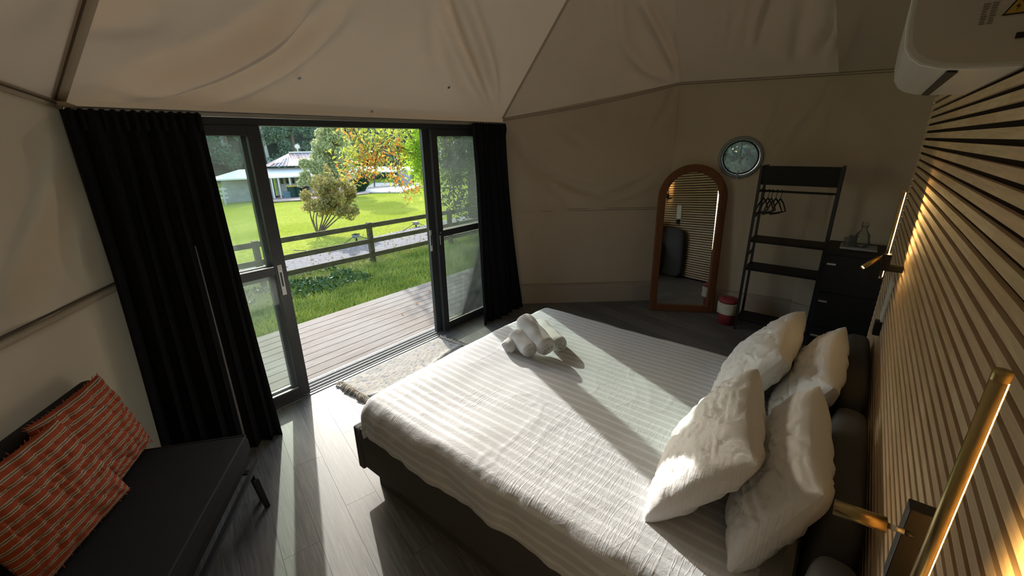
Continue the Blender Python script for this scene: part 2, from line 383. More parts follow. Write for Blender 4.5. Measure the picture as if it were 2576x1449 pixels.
def leafmesh(C, size, aspect=.55, drop=0, rs=nr):
    """diamond leaves folded along the midrib (two triangles each) around the points C"""
    n = len(C); d = rs.normal(size=(n, 3)); d[:, 2] -= drop; d /= np.linalg.norm(d, axis=1)[:, None]
    u = rs.normal(size=(n, 3)); s = np.cross(d, u); s /= np.linalg.norm(s, axis=1)[:, None]; nn = np.cross(d, s)
    sz = (size*(.6+.8*rs.rand(n)))[:, None]
    V = np.stack([C-d*sz*.5, C+s*sz*aspect*.5+nn*sz*.08, C+d*sz*.5, C-s*sz*aspect*.5+nn*sz*.08], 1).reshape(-1, 3)
    b = np.arange(n)[:, None]*4
    return V, np.concatenate([b+[0, 1, 2], b+[0, 2, 3]], 1).reshape(-1, 3)
def setuv(o, fn):
    me = o.data; uv = me.uv_layers.new(name='UVMap')
    for lp in me.loops: uv.data[lp.index].uv = fn(me.vertices[lp.vertex_index].co, lp.vertex_index)

# ================================================================== SETTING: tent shell
CEN = np.array((-.5, 2.17))
def ring(a, r, z): return np.array((CEN[0]+r*math.cos(R(a)), CEN[1]+r*math.sin(R(a)), z))
A = np.array((-3.33, .375, 2.245)); B = np.array((-3.33, 3.958, 2.26))
Cc = np.array((-1.839, 5.3, 2.612)); D = np.array((-.393, 5.45, 2.584)); Zv = np.array((-1.77, -.83, 2.585))
Evs = [ring(58, 3.37, 2.55), ring(30, 3.37, 2.55), ring(0, 3.37, 2.55), ring(-30, 3.37, 2.55), ring(-60, 3.37, 2.55), ring(-88, 3.37, 2.57)]
top = [A, B, Cc, D]+Evs+[Zv]
topn = ['A', 'B', 'C', 'D', 'E0', 'E1', 'E2', 'E3', 'E4', 'E5', 'Z']
prime = [np.array((-2.08, .74, 3.204)), np.array((-1.894, 3.605, 3.601)), ring(122, 2.0, 3.65), ring(92, 1.95, 3.65)]+[ring(a, 1.95, 3.65) for a in (58, 30, 0, -30, -60, -88)]+[ring(247, 1.95, 3.6)]
HUB = np.array((-.45, 2.1, 4.35))
base = [np.array((p[0], p[1], 0)) for p in top]
base[1] = np.array((-3.33, 4.0, 0)); base[2] = np.array((-1.82, 5.32, 0)); base[3] = np.array((-.38, 5.50, 0)); base[0] = np.array((-3.33, .36, 0))
def quad(a, b, c, d, nu, nv): # a-b bottom, d-c top
    u = np.linspace(0, 1, nu)[:, None, None]; v = np.linspace(0, 1, nv)[None, :, None]
    return (1-u)*(1-v)*a+u*(1-v)*b+u*v*c+(1-u)*v*d
def polydist(P, path):
    best = np.full(P.shape[:-1], 1e9); side = np.zeros(P.shape[:-1])
    par = np.zeros(P.shape[:-1])
    n = len(path)-1
    for i in range(n):
        a, b = path[i], path[i+1]; ab = b-a; t = np.clip(((P-a)@ab)/(ab@ab), 0, 1); q = a+t[..., None]*ab
        d = np.linalg.norm(P-q, axis=-1); m = d < best
        par = np.where(m, (i+t)/n, par); best = np.where(m, d, best)
    return best, par
def smoothpath(pts, k=6):
    out = []; n = len(pts)
    for i in range(n-1):
        p0, p1, p2, p3 = pts[max(i-1, 0)], pts[i], pts[i+1], pts[min(i+2, n-1)]
        for j in range(k):
            t = j/k; out.append(.5*((2*p1)+(-p0+p2)*t+(2*p0-5*p1+4*p2-p3)*t*t+(-p0+3*p1-3*p2+p3)*t**3))
    out.append(pts[-1]); return out
def facet(name, a, b, c, d, folds=(), res=.03, sag=.0, hole=None, kind='structure', mat=None):
    """canvas panel between four corners; folds are (photo curve, depth, width, direction) laid on the panel"""
    nu = max(4, int(np.linalg.norm(b-a)/res)); nv = max(4, int(np.linalg.norm(d-a)/res))
    P = quad(a, b, c, d, nu, nv)
    nrm = np.cross(b-a, d-a); nrm /= np.linalg.norm(nrm)
    cen = np.array((CEN[0], CEN[1], 1.8))
    if np.dot(cen-(a+b+c+d)/4, nrm) < 0: nrm = -nrm
    off = np.zeros(P.shape[:2])
    u = np.linspace(0, 1, nu)[:, None]; v = np.linspace(0, 1, nv)[None, :]
    off += sag*np.sin(np.pi*u)*np.sin(np.pi*v)
    edge = np.minimum(1, 40*u*(1-u))*np.minimum(1, 40*v*(1-v))
    mid = (a+b+c+d)/4
    for pts, amp, wd in folds:
        path = smoothpath([onp(x, y, mid, nrm) for x, y in pts]); dist, par = polydist(P, path)
        f = np.exp(-(dist/wd)**2)-.45*np.exp(-(dist/(wd*2.3))**2)
        off += amp*1.7*f*np.clip(np.sin(np.pi*np.clip(par*.86+.1, 0, 1))*1.3, 0, 1)*np.clip(edge*2.2, 0, 1)
    P = P+off[..., None]*nrm
    V = P.reshape(-1, 3); idx = np.arange(nu*nv).reshape(nu, nv)
    Fc = np.stack([idx[:-1, :-1], idx[1:, :-1], idx[1:, 1:], idx[:-1, 1:]], -1).reshape(-1, 4)
    if hole is not None:
        hc, hr = hole; fc = V[Fc].mean(1); Fc = Fc[np.linalg.norm(fc-hc, axis=1) > hr]
    return fastmesh(name, V, Fc, mat or M['canvas'], smooth=True, kind=kind)

# walls
POR = np.array((-1.087, 5.175, 1.815)); 
lw = [([(150, 420), (110, 560), (60, 680), (0, 790)], -.05, .09), ([(190, 560), (210, 640), (225, 690)], -.02, .05)]
facet('wall_left', base[10], base[0], A, Zv, lw, .04)
bc = [([(1275, 330), (1330, 400), (1400, 450), (1480, 480), (1540, 490)], -.055, .055), ([(1285, 390), (1350, 440), (1420, 500), (1440, 520)], -.03, .05),
      ([(1400, 320), (1450, 350), (1480, 380)], -.02, .05), ([(1500, 505), (1570, 480), (1650, 440)], -.035, .04), ([(1535, 515), (1600, 500), (1660, 470)], -.015, .03),
      ([(1700, 215), (1680, 270), (1640, 330)], -.03, .05)]
facet('wall_back', base[1], base[2], Cc, B, bc, .03, mat=M['dim_canvas'])
n3 = np.cross(base[3]-base[2], Cc-base[2]); n3 /= np.linalg.norm(n3)
if n3[1] > 0: n3 = -n3
PORC = onp(1863, 396, (base[2]+base[3]+Cc+D)/4, n3)
cdw = [([(1712, 220), (1706, 290), (1700, 350), (1720, 400)], .03, .06), ([(2105, 190), (2070, 260), (2030, 310), (1990, 370)], -.03, .06),
       ([(1965, 240), (1950, 300), (1925, 350)], -.03, .03), ([(1990, 300), (1960, 360), (1940, 400)], -.015, .03), ([(2110, 190), (2130, 260), (2140, 330)], -.03, .05)]
facet('wall_back', base[2], base[3], D, Cc, cdw, .025, hole=(PORC, .195), mat=M['dim_canvas'])
facet('wall_back', base[3], base[4], Evs[0], D, [([(2112, 190), (2150, 260), (2170, 330)], -.03, .05), ([(2230, 250), (2200, 400), (2180, 500)], -.03, .05)], .05, mat=M['dim_canvas'])
for k in range(4, 10):
    if k in (6,): nm = 'wall_right'
    else: nm = 'wall_behind' if k > 6 else 'wall_right'
    facet(nm, base[k], base[k+1], top[k+1], top[k], [], .15, sag=-.05)
# canvas beside and above the door opening
facet('wall_door', A+np.array((0, 0, -.06)), B+np.array((0, 0, -.06)), B, A, [], .05)
# roof, one panel between each pair of ridges
r1 = [([(330, 215), (430, 195), (560, 150), (690, 75), (790, -20)], .15, .085), ([(440, 250), (560, 235), (690, 180), (790, 110), (880, 20)], .08, .07),
      ([(560, 262), (650, 262), (740, 195)], -.012, .03), ([(620, 275), (690, 262), (740, 215)], -.010, .02), ([(748, 190), (790, 160), (830, 135)], -.012, .02),
      ([(1118, -20), (1150, 80), (1190, 180), (1235, 280)], .11, .05), ([(1180, -20), (1215, 80), (1240, 170), (1250, 270)], .08, .045),
      ([(1110, 150), (1140, 220), (1190, 265)], .02, .05), ([(1085, 60), (1100, 150), (1130, 210)], -.02, .05), ([(60, -30), (260, 30), (420, 10)], .06, .12)]
facet('ceiling', A, B, prime[1], prime[0], r1, .03, sag=-.03)
r2 = [([(1560, -20), (1570, 100), (1620, 170), (1700, 205)], .05, .06), ([(1620, 10), (1660, 90), (1690, 150), (1707, 200)], .07, .045), ([(1500, 0), (1540, 90), (1560, 180)], .025, .07)]
facet('ceiling', B, Cc, prime[2], prime[1], r2, .03, sag=-.02, mat=M['double'])  # half-dim copy of the same fabric puts shade into this roof panel
r3 = [([(1830, 30), (1822, 90), (1808, 180)], -.03, .02), ([(1925, -10), (1900, 60), (1890, 120)], -.04, .03), ([(1872, -10), (1868, 60)], -.02, .02), ([(2110, -10), (2100, 60), (2060, 130)], .05, .05),
      ([(2030, -10), (2010, 80), (2000, 150)], .03, .06), ([(2140, -10), (2120, 90), (2108, 170)], .05, .04)]
facet('ceiling', Cc, D, prime[3], prime[2], r3, .03, sag=-.02, mat=M['double'])  # half-dim copy again, a single layer of canvas with shade put in
facet('ceiling', D, Evs[0], prime[4], prime[3], [([(2180, 0), (2150, 90), (2120, 170)], .04, .05)], .04, mat=M['dim_canvas'])
for k in range(4, 10): facet('ceiling', top[k], top[k+1], prime[k+1], prime[k], [], .2)
facet('ceiling', Zv, A, prime[0], prime[10], [([(0, 60), (60, 20), (90, -20)], .02, .1)], .05, sag=-.02)
mb = MB()
for k in range(11): a_, b_ = prime[k], prime[(k+1) % 11]; mb.add([a_, b_, HUB], [(0, 1, 2)])
mb.build('ceiling', M['canvas'], kind='structure')

# seams, piping
def inward(p, d=.012):
    v = np.array((CEN[0]-p[0], CEN[1]-p[1], 0)); v /= np.linalg.norm(v); return p+v*d
def seam(p, q, wdt, thick, name='trim_1', mat='seam', sagz=0, n=16):
    mb = MB(); p, q = inward(np.array(p)), inward(np.array(q)); pts = []
    for i in range(n+1):
        t = i/n; x = p+(q-p)*t; x[2] -= sagz*math.sin(math.pi*t); pts.append(Vector(x))
    c = Vector((CEN[0], CEN[1], 1.7))
    for a, b in zip(pts[:-1], pts[1:]): mb.beam(a, b+(b-a)*.04, thick, wdt, up=(b-a).cross(c-a).normalized() if False else (0, 0, 1))
    return mb.build(name, M[mat], kind='structure')
def ridge(p, q, r, name, mat='seam', push=.01, bow=0, n=14):
    p, q = inward(np.array(p), push), inward(np.array(q), push); c = np.array((CEN[0], CEN[1], 1.8))
    pts = []
    for i in range(n+1):
        t = i/n; x = p+(q-p)*t; d = c-x; d /= np.linalg.norm(d); pts.append(x+d*bow*math.sin(math.pi*t))
    return MB().tube(pts, r, 6).build(name, M[mat], smooth=True, kind='structure')
ridge(A, prime[0], .030, 'trim_1', push=.02); ridge(A+np.array((.0, -.03, 0)), prime[0]+np.array((0, -.04, 0)), .007, 'trim_2', 'seam_dark', push=.05)
ridge(B, prime[1], .006, 'trim_3', 'seam', push=.01); ridge(B+np.array((0, -.02, 0)), prime[1]+np.array((0, -.02, 0)), .003, 'trim_4', 'seam_dark', push=.012)
for dz, rr, mt, nm in ((0, .022, 'seam', 'trim_5'), (.0, .004, 'seam_dark', 'trim_6')):
    ridge(A+np.array((0, 0, -.03-(0 if rr > .01 else .0))), Zv+np.array((0, 0, -.03)), rr, nm, mt, push=.01 if rr > .01 else .034)
uL = nz(base[10]-base[0])
ridge(base[0]+np.array((0, 0, 1.225)), base[10]+np.array((0, 0, 1.225)), .022, 'trim_7', 'seam', push=.006); ridge(base[0]+np.array((0, 0, 1.255)), base[10]+np.array((0, 0, 1.255)), .006, 'trim_8', 'seam_dark', push=.02)
for dz in (0, -.022):
    o = np.array((0, 0, dz))
    seam(B+o, Cc+o, .004, .003, 'trim_9', 'seam_dark', .03); seam(Cc+o, D+o, .004, .003, 'trim_10', 'seam_dark', .0); seam(D+o, Evs[0]+o, .004, .003, 'trim_11', 'seam_dark', .02)
    for zz in (1.22, .26):
        seam(base[1]+o+(0, 0, zz), base[2]+o+(0, 0, zz), .004, .003, 'trim_12', 'seam_dark'); seam(base[2]+o+(0, 0, zz), base[3]+o+(0, 0, zz), .004, .003, 'trim_13', 'seam_dark')
# canvas skirt at the foot of the back walls
for i, (p, q) in enumerate(((base[1], base[2]), (base[2], base[3]), (base[3], base[4]))):
    p, q = inward(p, .02), inward(q, .02)
    MB().beam(Vector(p)+Vector((0, 0, .12)), Vector(q)+Vector((0, 0, .12)), .012, .24).build('baseboard_back', M['canvas'], kind='structure')
def dot(p, r, mat, name, label, cat, group, nrm):
    o = MB().lathe([(0.0001, r*.6), (r*.6, r*.5), (r, 0), (r*.9, -r*.3)], p, 10, axis=nrm).build(name, M[mat], smooth=True)
    tag(o, label, cat, group); return o
for (x, y, P0) in ((1710, 211, Cc), (2110, 186, D)):
    p = inward(onp(x, y, P0, np.array((CEN[0], CEN[1], P0[2]))-P0), .02)
    dot(p, .009, 'alu', 'snap_button', 'small round metal snap on the horizontal canvas seam, %s' % ('where it kinks above the arched mirror' if x < 2000 else 'nearest the air conditioner'), 'button', None, Vector((CEN[0]-p[0], CEN[1]-p[1], 0)).normalized())
pm = inward(onp(1513, 523, (base[1]+base[2])/2, np.cross(base[2]-base[1], (0, 0, 1))), .03)
dot(pm, .008, 'alu', 'snap_button', 'small metal snap on the middle seam between black curtain and mirror', 'button', None, Vector((.5, -.85, 0)))
nR = np.cross(B-A, prime[0]-A); nR /= np.linalg.norm(nR)
if nR[0] < 0: nR = -nR
for (x, y, lb) in ((748, 188, 'small dark eyelet hole in the sloping canvas, the left of three'), (1125, 213, 'small dark eyelet hole in the canvas, right one beside the deep folds'), (930, 271, 'small dark eyelet hole in the canvas just above the door track')):
    p = onp(x, y, (A+B+prime[0]+prime[1])/4, nR)+nR*.03
    o = empty('eyelet', p, lb, 'eyelet')
    MB().lathe([(.006, .002), (.012, .004), (.014, 0), (.006, 0)], p, 14, axis=Vector(nR)).build('metal_ring', M['alu'], o, smooth=True)
    MB().lathe([(.0001, .001), (.006, .001), (.006, -.004)], p, 12, axis=Vector(nR)).build('hole', M['black'], o)
o = empty('tent_tie', A+np.array((.07, -.0, -.02)), 'pale canvas toggle poking out at the top left corner of the curtain', 'toggle')
MB().tube([A+np.array((.03, -.02, -.02)), A+np.array((.09, .02, -.03)), A+np.array((.10, .05, -.045))], .014, 8).build('toggle', M['seam'], o, smooth=True)

# ================================================================== floor of vinyl planks
fl = base[:]
mb = MB(); mb.add([(p[0]*1.0, p[1], -.012) for p in fl]+[(p[0], p[1], -.06) for p in fl], [tuple(range(11))[::-1], tuple(range(11, 22))])
floor = mb.build('floor', M['floor_gap'], kind='structure', loc=(0, 0, 0))
def clip(poly, a, b, s):
    out = []
    for i in range(len(poly)):
        p, q = poly[i], poly[(i+1) % len(poly)]
        dp = s*((b[0]-a[0])*(p[1]-a[1])-(b[1]-a[1])*(p[0]-a[0])); dq = s*((b[0]-a[0])*(q[1]-a[1])-(b[1]-a[1])*(q[0]-a[0]))
        if dp >= 0: out.append(p)
        if dp*dq < 0: t = dp/(dp-dq); out.append((p[0]+(q[0]-p[0])*t, p[1]+(q[1]-p[1])*t))
    return out
poly = [(p[0]*.999+CEN[0]*.001, p[1]) for p in fl]
ar = sum(poly[i][0]*poly[(i+1) % 11][1]-poly[(i+1) % 11][0]*poly[i][1] for i in range(11)); sg = 1 if ar > 0 else -1
pa = R(-14); pw, plen = .18, 1.22; ca, sa = math.cos(pa), math.sin(pa)
for j in range(-24, 26):
    off = (j*.437) % 1*plen
    for i in range(-5, 6):
        x0 = i*plen+off; y0 = j*pw; rect = [(x0+.0006, y0+.0006), (x0+plen-.0006, y0+.0006), (x0+plen-.0006, y0+pw-.0006), (x0+.0006, y0+pw-.0006)]
        rc = [(CEN[0]+x*ca-y*sa, CEN[1]+x*sa+y*ca) for x, y in rect]
        if min(p[0] for p in rc) > 1.2 or max(p[0] for p in rc) < -3.5 or max(p[1] for p in rc) < -1: continue
        q = rc
        for k in range(11):
            q = clip(q, poly[k], poly[(k+1) % 11], sg)
            if len(q) < 3: break
        if len(q) < 3: continue
        cx_, cy_ = sum(p[0] for p in rc)/4, sum(p[1] for p in rc)/4
        # local coordinates aligned with the board
        loc = [((p[0]-cx_)*ca+(p[1]-cy_)*sa, -(p[0]-cx_)*sa+(p[1]-cy_)*ca) for p in q]
        me = bpy.data.meshes.new('plank'); n = len(loc)
        me.from_pydata([(x, y, 0) for x, y in loc]+[(x, y, -.01) for x, y in loc], [], [tuple(range(n)), tuple(range(n, 2*n))[::-1]]+[(i_, n+i_, n+(i_+1) % n, (i_+1) % n) for i_ in range(n)])
        me.materials.append(M['plank']); me.validate(); o = bpy.data.objects.new('plank', me); col.objects.link(o); o.parent = floor
        o.location = (cx_, cy_, 0); o.rotation_euler = (0, 0, pa)

# ================================================================== slatted bedhead wall
WX = .233
wr = MB().span((WX+.011, -1.1, 0), (WX+.06, 3.825, 2.5)).build('wall_slatted', M['felt'], kind='structure', loc=(WX, 0, 0))
sm = bpy.data.meshes.new('slat'); hb, hl = .0128, (3.83+1.1)/2
t_ = MB().box((0, 0, 0), (.0112, 2*hl, 2*hb)); sm.from_pydata(t_.v, [], t_.f); sm.materials.append(M['slat'])
for k in range(62):
    z = .044+.04*k-.04
    if z > 2.49 or z < .01: continue
    o = bpy.data.objects.new('slat', sm); col.objects.link(o); o.parent = wr; o.location = (.0056, 3.83-hl, z)
led = empty('led_strip', (WX+.005, 3.84, .55), 'thin vertical strip light on the far end of the slatted wall, seen in the mirror', 'light')
MB().span((WX+.014, 3.826, .56), (WX+.026, 3.836, 2.2)).build('strip', M['led2'], led)

# ================================================================== sliding doors
DX = -3.33
d1 = empty('door_1', (DX, 2.17, 0), kind='structure')
MB().span((DX-.13, .36, 2.135), (DX+.0, 3.96, 2.20)).build('head_frame', M['alu_dark'], d1, bevel=.003)
for y in (.36, 3.92): MB().span((DX-.13, y, -.01), (DX, y+.05, 2.14)).build('jamb', M['alu_dark'], d1, bevel=.003)
MB().span((DX-.20, .4, -.035), (DX+.02, 3.93, -.012)).build('sill', M['rubber'], d1)
for k in range(4): MB().span((DX-.173+k*.05, .4, -.012), (DX-.167+k*.05, 3.93, .006)).build('track', M['track'], d1)
MB().span((DX-.205, .4, -.02), (DX-.195, 3.93, .003)).build('sill_edge', M['alu'], d1)
MB().span((DX+.012, .4, -.012), (DX+.026, 3.93, .006)).build('threshold', M['alu'], d1)
def leaf(name, y0, y1, x, ls=.085, rs=.085, handle=None, side=1):
    e = empty(name, (x, (y0+y1)/2, 0), kind='structure'); t = .04
    MB().span((x-t/2, y0, .012), (x+t/2, y0+ls, 2.135)).build('stile', M['alu_dark'], e, bevel=.002)
    MB().span((x-t/2, y1-rs, .012), (x+t/2, y1, 2.135)).build('stile', M['alu_dark'], e, bevel=.002)
    for z0, z1, nm in ((.012, .095, 'bottom_rail'), (1.075, 1.135, 'mid_rail'), (2.07, 2.135, 'top_rail')):
        MB().span((x-t/2, y0+ls, z0), (x+t/2, y1-rs, z1)).build(nm, M['alu_dark'], e, bevel=.002)
        if nm != 'top_rail': MB().span((x+t/2-.012, y0+ls, z1), (x+t/2-.006, y1-rs, z1+.008)).build('glazing_bead', M['alu'], e)
    for z0, z1 in ((.095, 1.075), (1.135, 2.07)):
        MB().span((x-.004, y0+ls-.005, z0-.003), (x+.002, y1-rs+.005, z1+.003)).build('pane', M['glass'], e)
    if handle:
        hy, hz, hh, hw = handle
        h = MB().span((x+t/2, hy-hw/2, hz-hh/2), (x+t/2+.006, hy+hw/2, hz+hh/2)).build('handle', M['white_metal'], e, bevel=.002)
        MB().span((x+t/2+.006, hy-.006, hz-.05), (x+t/2+.008, hy+.006, hz+.06)).build('finger_recess', M['black'], h)
        MB().lathe([(.0001, .004), (.006, .003), (.007, 0)], (x+t/2+.006, hy, hz+.075), 10, axis=(1, 0, 0)).build('lock_cylinder', M['silver'], h)
    return e
leaf('door_2', .42, 1.335, DX-.015, handle=(1.285, 1.03, .24, .032))
leaf('door_3', .40, 1.315, DX-.085)
leaf('door_4', 2.806, 3.70, DX-.065, ls=.105, handle=(2.815, 1.05, .22, .024))
leaf('door_5', 2.875, 3.90, DX-.015, ls=.075, handle=(2.905, 1.05, .10, .02))
# curtain rail
cr = empty('curtain_rail', (-3.25, 2.17, 2.2), 'long white aluminium curtain rail above the sliding doors', 'curtain rail')
for k in range(2): MB().span((-3.285+k*.035, .40, 2.182-k*.004), (-3.262+k*.035, 3.88, 2.206-k*.004)).build('rail', M['alu'] if k else M['white_metal'], cr, bevel=.002)
MB().span((-3.33, .40, 2.206), (-3.225, 3.88, 2.210)).build('rail_bracket', M['alu'], cr)

# ================================================================== curtains
def curtain(name, ytop, ybot, x0, x1, npl, label, thick=.05, zb=-.004):
    root = empty(name, (x0, (ytop[0]+ytop[1])/2, 0), label, 'curtain')
    nu, nv = npl*12, 40; P = []
    for i in range(nu+1):
        t = i/nu; row = []
        for j in range(nv+1):
            s = j/nv; z = 2.19-(2.19-zb)*s
            a = ytop[0]+(ytop[1]-ytop[0])*t; b = ybot[0]+(ybot[1]-ybot[0])*t
            y = a+(b-a)*s**1.3; amp = thick*(.35+.65*min(1, s*5))
            ph = 2*math.pi*npl*t+.5*math.sin(3*t*6.28+s*1.5)
            x = x0+(x1-x0)*s**1.5+amp*math.sin(ph)*(.75+.25*math.sin(t*17))+.015*math.sin(s*4+t*9)
            y += .012*math.sin(2*ph)*min(1, s*5)
            row.append((x, y, z))
        P.append(row)
    mb = MB().grid(P); o = mb.build('drape', M['curtain'], root, smooth=True)
    sl = o.modifiers.new('thick', 'SOLIDIFY'); sl.thickness = .003
    # pinch-pleat heading band
    hb_ = MB()
    for k in range(npl*2):
        t = (k+.5)/(npl*2); y = ytop[0]+(ytop[1]-ytop[0])*t
        hb_.tube([(x0+.012, y, 2.195), (x0+.024, y, 2.15), (x0+.016, y, 2.09)], .012, 6)
    hb_.build('heading_pleats', M['curtain'], root, smooth=True)
    return root, P
_, P1 = curtain('curtain', (.37, .965), (.27, .93), -3.2, -2.98, 7, 'wide black pleated curtain drawn to the left of the open doors')
_, P2 = curtain('curtain', (3.315, 3.84), (3.28, 4.0), -3.2, -3.12, 6, 'black pleated curtain gathered at the right of the doors')
def liningedge(root, P, t, s0, s1, dx):
    col_ = P[int(t*(len(P)-1))]; n = len(col_)-1
    path = [Vector(col_[int(n*(s0+(s1-s0)*k/14))])+Vector((dx, 0, 0)) for k in range(15)]
    mb = MB(); mb.tube(path, .004, 5, r2=.010); return mb.build('lining_edge', M['lining'], root, smooth=True)
liningedge(_, P2, .12, .42, .97, .012)
liningedge(bpy.data.objects['curtain'], P1, .66, .35, .95, .008)

# ================================================================== deck
dk = MB().span((-4.95, -1.6, -.14), (-3.55, 7.2, -.07)).build('deck', M['floor_gap'], kind='structure')
bm_ = None
nb = 10; bw = (4.95-3.535)/nb
for k in range(nb):
    x = -3.535-bw*(k+.5)
    for (y0, y1) in ((-1.6, 7.2),):
        MB().span((x-bw/2+.0035, y0, -.07), (x+bw/2-.0035, y1, -.03)).build('deck_board', M['deck'], dk, bevel=.002)
        # ribbed grooves: shadow lines half way across each board
MB().span((-4.99, -1.6, -.4), (-4.955, 7.2, -.04)).build('fascia_board', M['deck'], dk)
nl = 0
for p, a in (((-3.95, 3.25), .3), ((-4.1, 3.6), 1.9), ((-4.2, 2.95), 2.6), ((-4.35, 3.3), .9), ((-4.6, 3.75), 1.2)):
    C_ = np.array([[p[0], p[1], -.02]]); 
    mb = MB(); c_, s_ = math.cos(a), math.sin(a)
    pts = [(-.03, 0, 0), (-.005, .013, .006), (.028, 0, .002), (-.005, -.013, .008), (0, 0, -.003)]
    mb.add([(p[0]+x*c_-y*s_, p[1]+x*s_+y*c_, -.022+z) for x, y, z in pts], [(0, 1, 4), (1, 2, 4), (2, 3, 4), (3, 0, 4)])
    o = mb.build('fallen_leaf', M['leaf_orange']); tag(o, 'dry brown leaf lying on the deck boards outside the open door', 'leaf', 'dry leaves on the deck')

# ================================================================== rug
rg = empty('rug', (-3.1, 2.1, 0), 'cream and blue-grey woven rag rug with tasselled ends at the doorway', 'rug')
def rp(u, v):
    x = -3.265+.56*u; y = 1.60+1.13*v
    z = .012+.004*math.sin(40*y)*0+.018*math.exp(-((u-.72-.12*math.sin(v*5))/.06)**2)+.006*noise.noise((x*9, y*9, 0))
    return (x, y, z)
nu, nv = 60, 90
P = [[rp(i/nu, j/nv) for j in range(nv+1)] for i in range(nu+1)]
o = MB().grid(P).build('woven_body', M['rug'], rg, smooth=True); sl = o.modifiers.new('thick', 'SOLIDIFY'); sl.thickness = .01; sl.offset = -1
for side, v0, dr in (('near', 0, -1), ('far', 1, 1)):
    mb = MB()
    for k in range(26):
        u = (k+.5)/26; x, y, z = rp(u, v0)
        for s in range(4):
            a = rnd.uniform(-.6, .6); l = rnd.uniform(.05, .09)
            mb.tube([(x, y, .014), (x+.4*l*math.sin(a), y+dr*l*.5, .022+rnd.uniform(0, .012)), (x+l*math.sin(a)*.9, y+dr*l*math.cos(a), .008)], .0045, 5, r2=.003)
        mb.tube([(x-.008, y+dr*.012, .016), (x, y+dr*.022, .026), (x+.008, y+dr*.012, .016)], .007, 6)
    mb.build('tassels', M['rug_fringe'], rg, smooth=True, kind='stuff')

# ================================================================== bed
BX0, BX1, BY0, BY1 = -2.06, .08, 1.08, 2.88
bed = empty('bed', ((BX0+BX1)/2, (BY0+BY1)/2, 0), 'wide double bed with charcoal upholstered base and headboard', 'bed')
MB().span((BX0+.08, BY0+.02, 0), (BX1, BY1-.02, .12)).build('plinth', M['bed_fabric'], bed)
for y0, y1 in ((BY0-.02, BY0+.03), (BY1-.03, BY1+.02)): MB().span((BX0, y0, .12), (BX1, y1, .40)).build('side_rail', M['bed_fabric'], bed, bevel=.008)
MB().span((BX0-.055, BY0-.03, .10), (BX0+.0, BY1+.03, .40)).build('foot_rail', M['bed_fabric'], bed, bevel=.01)
MB().span((BX0+.02, BY0+.03, .25), (BX1, BY1-.03, .58)).build('mattress', M['pillow'], bed, bevel=.04)
for (y0, y1) in ((.42, 1.36), (1.365, 2.30), (2.305, 3.30)):
    # padded headboard cushion, rounded on every side
    P = []; n1, n2 = 26, 20; hx, hy, hz = .072, (y1-y0)/2, .43; cx, cy, cz = .155, (y0+y1)/2, .43
    for i in range(n1+1):
        th = -math.pi/2+math.pi*i/n1; row = []
        for j in range(n2*2+1):
            ph = math.pi*j/n2
            f = lambda c, e: math.copysign(abs(c)**e, c)
            row.append((cx+hx*f(math.cos(th), .45)*f(math.cos(ph), .7), cy+hy*f(math.cos(th), .3)*f(math.sin(ph), .22), cz+hz*f(math.sin(th), .3)))
        P.append(row)
    MB().grid(P).build('headboard_panel', M['bed_fabric'], bed, smooth=True)

# duvet
def duvet():
    x0, x1, y0, y1, top_, r = -2.03, -.02, 1.03, 2.93, .628, .10
    cx0, cx1, cy0, cy1 = x0+r, x1, y0+r, y1-r
    drop = .11
    arc = r*math.pi/2; ext = arc+drop
    nx, ny = 230, 230; P = []; UV = []
    for i in range(nx+1):
        u = (cx0-ext)+(cx1+.0-(cx0-ext))*i/nx; row = []
        for j in range(ny+1):
            v = (cy0-ext)+((cy1+ext)-(cy0-ext))*j/ny
            qx, qy = min(max(u, cx0), cx1), min(max(v, cy0), cy1); dx, dy = u-qx, v-qy
            d = math.hypot(dx, dy); d = min(d, max(abs(dx), abs(dy))*1.12)
            puff = .018*math.sin(math.pi*(qy-cy0)/(cy1-cy0))+.012*math.exp(-((qx-cx0-.1)/.25)**2)
            nzv = noise.noise((u*2.2, v*2.2, 3.))*.010+noise.noise((u*6, v*7, 1.))*.0025
            cre = abs(noise.noise((u*5+2*noise.noise((u*2, v*2, 0)), v*5+1.5*noise.noise((u*2, v*2, 9)), 5.)))
            nzv += .0022*max(0, .08-cre)/.08*(.5+.5*noise.noise((u*1.3, v*1.3, 7)))*(1 if True else 0)
            if d < 1e-6: p = (qx, qy, top_+puff+nzv)
            else:
                ex, ey = dx/math.hypot(dx, dy), dy/math.hypot(dx, dy)
                if d < arc: a = d/r; o_ = r*math.sin(a); z = top_-r*(1-math.cos(a))
                else: o_ = r; z = top_-r-(d-arc)
                k = min(1, d/arc); wave = .010*k*math.sin((u if abs(dy) > abs(dx) else v)*11+5*noise.noise((u*3, v*3, 2)))+.008*k*noise.noise((u*14, v*14, 4))
                hem = .02*k*noise.noise((u*2.5, v*2.5, 8))
                o_ += wave; p = (qx+ex*o_, qy+ey*o_, z+puff*(1-k)+nzv*(1-.3*k)+hem)
            row.append(p); UV.append((u, v))
        P.append(row)
    o = MB().grid(P).build('duvet', M['duvet'], smooth=True, label='white sateen duvet with woven stripes spread over the bed', cat='duvet')
    setuv(o, lambda co, i: UV[i]); s = o.modifiers.new('thick', 'SOLIDIFY'); s.thickness = .02; s.offset = -1
    return o
duvet()

